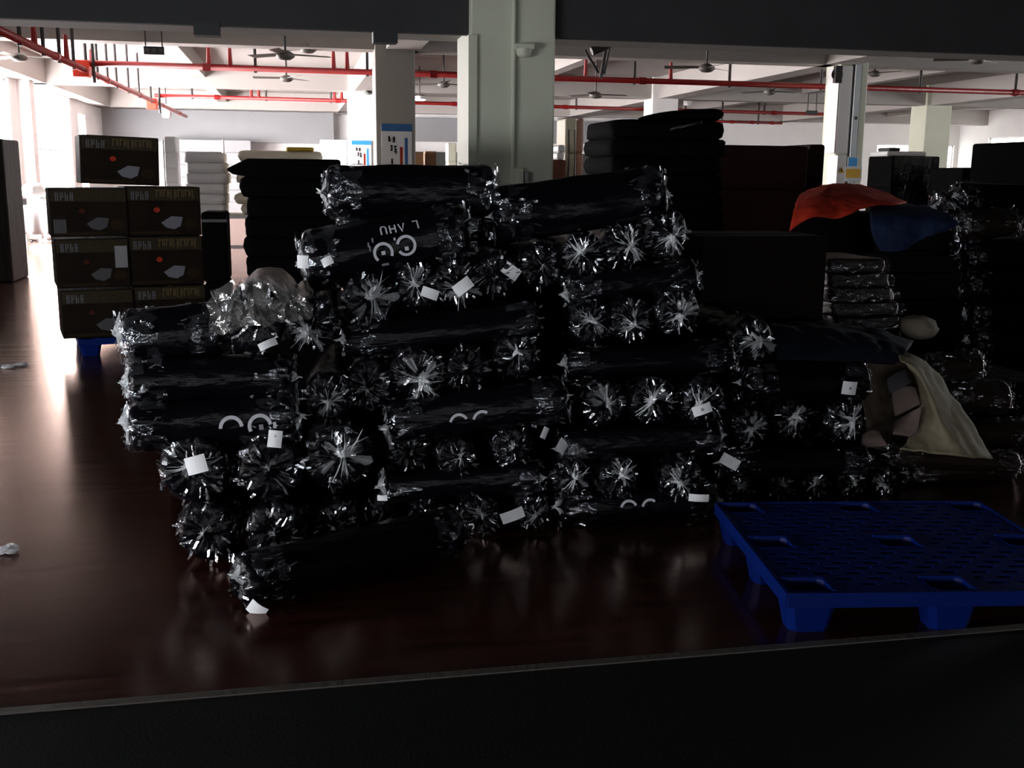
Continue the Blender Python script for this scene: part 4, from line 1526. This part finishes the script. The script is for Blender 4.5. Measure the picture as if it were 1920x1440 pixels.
bagpart('bag_flap', M_BEIGE, [
    [(1690, 664, 4.74), (1712, 662, 4.72), (1740, 682, 4.72), (1768, 716, 4.70), (1806, 770, 4.66), (1862, 860, 4.56)],
    [(1682, 668, 4.66), (1706, 668, 4.60), (1734, 690, 4.58), (1756, 730, 4.58), (1784, 790, 4.56), (1846, 860, 4.48)],
    [(1690, 676, 4.58), (1712, 690, 4.54), (1732, 714, 4.50), (1748, 756, 4.52), (1768, 806, 4.46), (1810, 858, 4.42)],
    [(1702, 686, 4.60), (1720, 704, 4.58), (1734, 732, 4.58), (1744, 770, 4.60), (1752, 806, 4.54), (1778, 852, 4.42)],
    [(1712, 700, 4.68), (1724, 720, 4.66), (1730, 748, 4.66), (1732, 784, 4.64), (1728, 816, 4.54), (1730, 846, 4.44)],
    [(1716, 712, 4.74), (1722, 730, 4.74), (1722, 760, 4.72), (1716, 796, 4.68), (1706, 826, 4.56), (1688, 840, 4.46)],
])
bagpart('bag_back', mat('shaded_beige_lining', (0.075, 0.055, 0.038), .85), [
    [(1574, 672, 4.80), (1600, 660, 4.82), (1660, 656, 4.86), (1700, 664, 4.86)],
    [(1594, 688, 4.84), (1624, 690, 4.88), (1668, 690, 4.92), (1716, 690, 4.90)],
    [(1612, 720, 4.84), (1640, 730, 4.90), (1672, 730, 4.94), (1724, 730, 4.92)],
    [(1622, 780, 4.80), (1644, 790, 4.90), (1680, 800, 4.92), (1726, 800, 4.88)],
    [(1630, 835, 4.70), (1654, 846, 4.74), (1690, 850, 4.74), (1720, 852, 4.70)],
])
for (lab, m, rows) in (
    ('pink folded garment standing inside the open beige bag', M_PINK, [
        [(1672, 738, 4.72), (1694, 722, 4.72), (1716, 728, 4.70)],
        [(1674, 764, 4.68), (1698, 754, 4.66), (1722, 748, 4.66)],
        [(1678, 780, 4.68), (1702, 768, 4.66), (1724, 756, 4.66)]]),
    ('larger pink folded garment low inside the open beige bag', M_PINK, [
        [(1678, 790, 4.68), (1704, 776, 4.64), (1728, 762, 4.62)],
        [(1676, 806, 4.62), (1700, 802, 4.60), (1722, 796, 4.60)],
        [(1674, 812, 4.60), (1696, 818, 4.58), (1716, 820, 4.58)]]),
    ('pinkish cloth corner poking out below the open beige bag', M_PINK, [
        [(1618, 818, 4.66), (1632, 806, 4.66), (1646, 812, 4.64)],
        [(1616, 828, 4.62), (1638, 824, 4.60), (1658, 826, 4.58)],
        [(1614, 838, 4.60), (1638, 838, 4.58), (1664, 836, 4.56)]]),
    ('slate grey folded cloth at the top inside the open beige bag', M_GREYC, [
        [(1662, 712, 4.76), (1680, 700, 4.76), (1698, 694, 4.76)],
        [(1664, 726, 4.74), (1684, 716, 4.72), (1702, 708, 4.72)],
        [(1668, 738, 4.72), (1690, 728, 4.70), (1708, 718, 4.70)]]),
):
    drape('folded_garment', lab, m, rows, .02, cat='garment', folds=0.012)

# brown film-wrapped rolls right of and below the bag
Wb = 'dull brown film-wrapped roll'
for (x0, y0, x1, y1, r_, Y, lab) in (
    (1668, 852, 1905, 868, 26, 4.56, 'long, directly under the open beige bag'),
    (1702, 912, 1895, 922, 26, 4.60, 'long, on the floor behind the pallet'),
    (1745, 690, 1828, 684, 34, 5.0, 'short, upper one right of the open bag'),
    (1772, 745, 1880, 745, 38, 5.0, 'lying right of the open bag, second one down'),
    (1770, 815, 1925, 812, 36, 5.0, 'half in shadow right of the open bag, lowest one'),
):
    side_on(x0, y0, x1, y1, r_, Y, Wb + ', ' + lab, brown=True, star=(.3, .5), squash=.9)
covered_stack('dark bale holding up the open beige bag', 1640, 1752, 790, 4.98, .5, M_DBROWN, seed=17)
covered_stack('dark bale at right edge behind the brown rolls', 1770, 1990, 720, 5.4, .6, M_BLACK, seed=18)

# black film-wrapped rolls piled at the right edge
Ww = 'black wrapped roll at the right edge, '
for i, (x0, y0, x1, y1, r_, Y, lab) in enumerate((
    (1790, 372, 1990, 378, 34, 7.0, 'topmost, shining along its top'),
    (1758, 392, 1835, 400, 34, 7.1, 'short, crumpled, beside the topmost'),
    (1800, 425, 1895, 415, 30, 6.8, 'brownish with rounded right end, second row'),
    (1928, 430, 2040, 430, 32, 6.8, 'second row beyond the brownish one'),
    (1795, 480, 1990, 475, 36, 6.8, 'third row'),
    (1800, 535, 1990, 530, 36, 6.8, 'fourth row'),
    (1805, 590, 1990, 588, 36, 6.8, 'fifth row'),
    (1810, 640, 1990, 640, 36, 6.8, 'sixth row'))):
    side_on(x0, y0, x1, y1, r_, Y, Ww + lab, brown=(i == 2), star=(.6, .6))
covered_stack('dark bale under the black rolls at the right edge', 1812, 2000, 662, 6.9, .5, M_BLACK, seed=19)

# ================================================================ BACKGROUND WORKSHOP
def table(label, x0, x1, Y, d, ztop, m=M_WHITE):
    A, B = at(x0, 400, Y), at(x1, 400, Y)
    w = B.x - A.x
    root = empty('cutting_table', ((A.x + B.x) / 2, Y + d / 2, 0))
    tag(root, label, 'table')
    MB().box(-w / 2, w / 2, -d / 2, d / 2, ztop - .05, ztop).build('tabletop', m, root)
    for sx in (-1, 1):
        for sy in (-1, 1):
            MB().box(sx * (w / 2 - .08) - .03, sx * (w / 2 - .08) + .03, sy * (d / 2 - .08) - .03, sy * (d / 2 - .08) + .03, 0, ztop - .05).build('leg', M_WHITE, root)
    MB().box(-w / 2 + .05, w / 2 - .05, d / 2 - .1, d / 2 - .06, .25, .31).build('stretcher', M_WHITE, root)
    return root


table('long white cutting table behind the printed cartons', 285, 640, 17.0, 1.6, .86)
table('white table by the window wall left of the cartons', 34, 150, 22.0, 1.4, .84)
A, B = at(36, 400, 21.9), at(140, 400, 21.9)
o = MB().grid(lambda u, v: (A.x + (B.x - A.x) * u, 21.93 + .03 * math.sin(u * 23) * (1 - v), .30 + .55 * v), 40, 6).build('table_cloth', M_WCLOTH, None, True)
solid(o, .01)
tag(o, 'white cloth hanging down the front of the window table', 'cloth')
o.location.y += .055
layered_stack('fabric_pile', 'broad pile of cream fabric on the cutting table', 'fabric pile', *(lambda c: (c[0], 17.8, c[1]))(px_box(446, 612, 17.0)), 1.3, .86, at(500, 283, 17.2).z, 6, M_CREAM, .05)
layered_stack('fabric_pile', 'overexposed white fabric pile beside the printed cartons', 'fabric pile', *(lambda c: (c[0], 17.8, c[1]))(px_box(346, 424, 17.0)), 1.2, .86, at(380, 285, 17.2).z, 6, M_WCLOTH, .08)
layered_stack('fabric_pile', 'tall narrow white bolt stack on the cutting table', 'fabric pile', *(lambda c: (c[0], 18.2, c[1]))(px_box(314, 338, 18.0)), .5, .86, at(348, 258, 18.0).z, 5, M_WCLOTH, .05)
layered_stack('fabric_pile', 'thin yellow-trimmed cloth edge on top of the cream fabric', 'fabric pile', *(lambda c: (c[0], 17.5, c[1]))(px_box(540, 592, 17.0)), .8, at(500, 283, 17.2).z + .005, at(500, 283, 17.2).z + .06, 1, mat('mustard_cloth', (0.55, 0.38, 0.03), .8), 0)
blob('cloth_bundle', 'white cloth bundle on the table by the window wall', 'bundle', 62, 358, .22, .3, .16, 22.5, M_WCLOTH, 31)
blob('cloth_bundle', 'larger white cloth bundle at the back of the window table', 'bundle', 104, 375, .42, .3, .13, 22.9, M_WCLOTH, 32)
# bags on the floor by the window
p = onz(85, 452)
for (px, lab, rx, hz, sd) in ((72, 'white sack standing on the floor under the window table', .17, .30, 33), (95, 'second white sack under the window table, nearer the cartons', .16, .36, 34)):
    q = onz(px, 452)
    o = blob('cloth_sack', lab, 'sack', px, 430, rx, .2, hz / 2, q.y, M_WCLOTH, sd)
    o.location = (q.x, q.y, hz / 2 + .01)
# black office chair by the window
q = onz(45, 455)
ch = empty('work_chair', q, .6)
tag(ch, 'black work chair beside the window table', 'chair')
bevel(MB().box(-.22, .22, -.22, .22, .44, .50).build('seat', M_INK, ch), .02)
bevel(MB().box(-.20, .20, .19, .24, .58, .92).build('backrest', M_INK, ch), .02)
MB().tube([(0, 0, .06), (0, 0, .44)], .03, 8).build('post', M_RODS, ch)
for k in range(5):
    a_ = k * 2 * PI / 5
    MB().tube([(0, 0, .08), (.26 * math.cos(a_), .26 * math.sin(a_), .03)], .022, 6).build('leg', M_RODS, ch)
MB().tube([(0, .16, .46), (0, .22, .60)], .02, 6).build('back_post', M_RODS, ch)
# white post and small carton behind the printed cartons
for (px, y0, Y, lab, w, m) in ((308, 262, 18.8, 'grey post standing behind the topmost carton', .04, M_GREYBOX), (418, 262, 23.0, 'thin white pole behind the cream fabric', .025, M_WHITE)):
    q = at(px, y0, Y)
    r = empty('metal_post', (q.x, Y, 0))
    tag(r, lab, 'post')
    MB().tube([(0, 0, .02), (0, 0, q.z)], w, 8).build('pole', m, r)
    MB().tube([(0, 0, 0), (0, 0, .02)], w * 5, 14).build('base', m, r)
plain_carton('small tan carton behind the topmost printed carton', 298, 311, 298, 322, 17.3, .3, M_CARTONS, base=.86)
# cabinet shelf at the far left under the grey panel
covered_stack('pale storage cabinet against the far wall', 316, 470, 262, 40.5, .6, M_WALLG, seed=41, cat='cabinet')
covered_stack('tall pale cupboard against the far wall left of bright pillar', 600, 650, 262, 39.0, .7, M_WALL, seed=42, cat='cupboard')
# brown cartons and pale post between the pillars
plain_carton('brown carton seen between the two pillars, left one', 778, 794, 286, 312, 24.0, .4, M_CARTONS)
plain_carton('brown carton seen between the two pillars, right one', 798, 818, 284, 312, 24.2, .4, M_CARTONS)
covered_stack('bench carrying the two brown cartons between pillars', 776, 838, 312, 23.8, .8, M_GREYC, seed=43, cat='bench')
covered_stack('pale post-like locker between the pillars', 840, 857, 268, 27.0, .4, M_COLUMN, seed=44, cat='locker')
# rack with cream door, red goods right of the near pillar
cb = covered_stack('cream locker with dark cords right of the near pillar', 1062, 1084, 222, 14.0, .5, mat('cream_paint', (0.62, 0.58, 0.44), .6), seed=45, cat='locker')
for dx in (-.05, .035):
    MB().tube([(dx, -.262, 1.2), (dx + .01, -.262, 1.75), (dx, -.262, 2.1)], .008, 6).build('cord', M_RODS, cb)
covered_stack('reddish brown goods stacked beside the cream locker', 1034, 1064, 300, 13.6, .5, mat('red_brown_goods', (0.12, 0.035, 0.02), .7, var=.5, vscale=9), seed=46)
covered_stack('pinkish striped panel beside the tallest black stack', 1084, 1096, 222, 14.2, .4, mat('pink_panel', (0.55, 0.32, 0.28), .7), seed=47, cat='panel')
covered_stack('small white appliance on the reddish goods', 1046, 1060, 272, 13.7, .3, M_WHITE, z0=at(1050, 300, 13.6).z, seed=48, cat='appliance')
covered_stack('dark low partition behind the near pillar', 860, 885, 285, 26.0, .3, M_INK, seed=49, cat='partition')
# white boards on the black stacks right of the cabinet pillar
r = covered_stack('bright white folded sheets on the black bales right of cabinet pillar', 1665, 1740, 284, 14.6, .5, M_WCLOTH, z0=at(1700, 293, 14.5).z, n=1, seed=50, cat='sheets')
r = covered_stack('thin black slab above the white sheets right of cabinet pillar', 1668, 1690, 277, 14.7, .35, M_INK, z0=at(1700, 284, 14.6).z, n=1, seed=51, cat='slab')
# scuffed crumbs of film on the left floor
for i, (px, py) in enumerate(((14, 690), (40, 686), (10, 1036))):
    o = blob('film_scrap', ('crumpled clear film scrap on the left floor, at the frame edge', 'crumpled clear film scrap on the left floor, near the bright reflection', 'crumpled film scrap on the floor at the lower left edge')[i], 'scrap', px, py, .05, .05, .012, onz(px, py).y, M_GATHER, 60 + i, .5)
    q = onz(px, py)
    o.location = (q.x, q.y, .013)
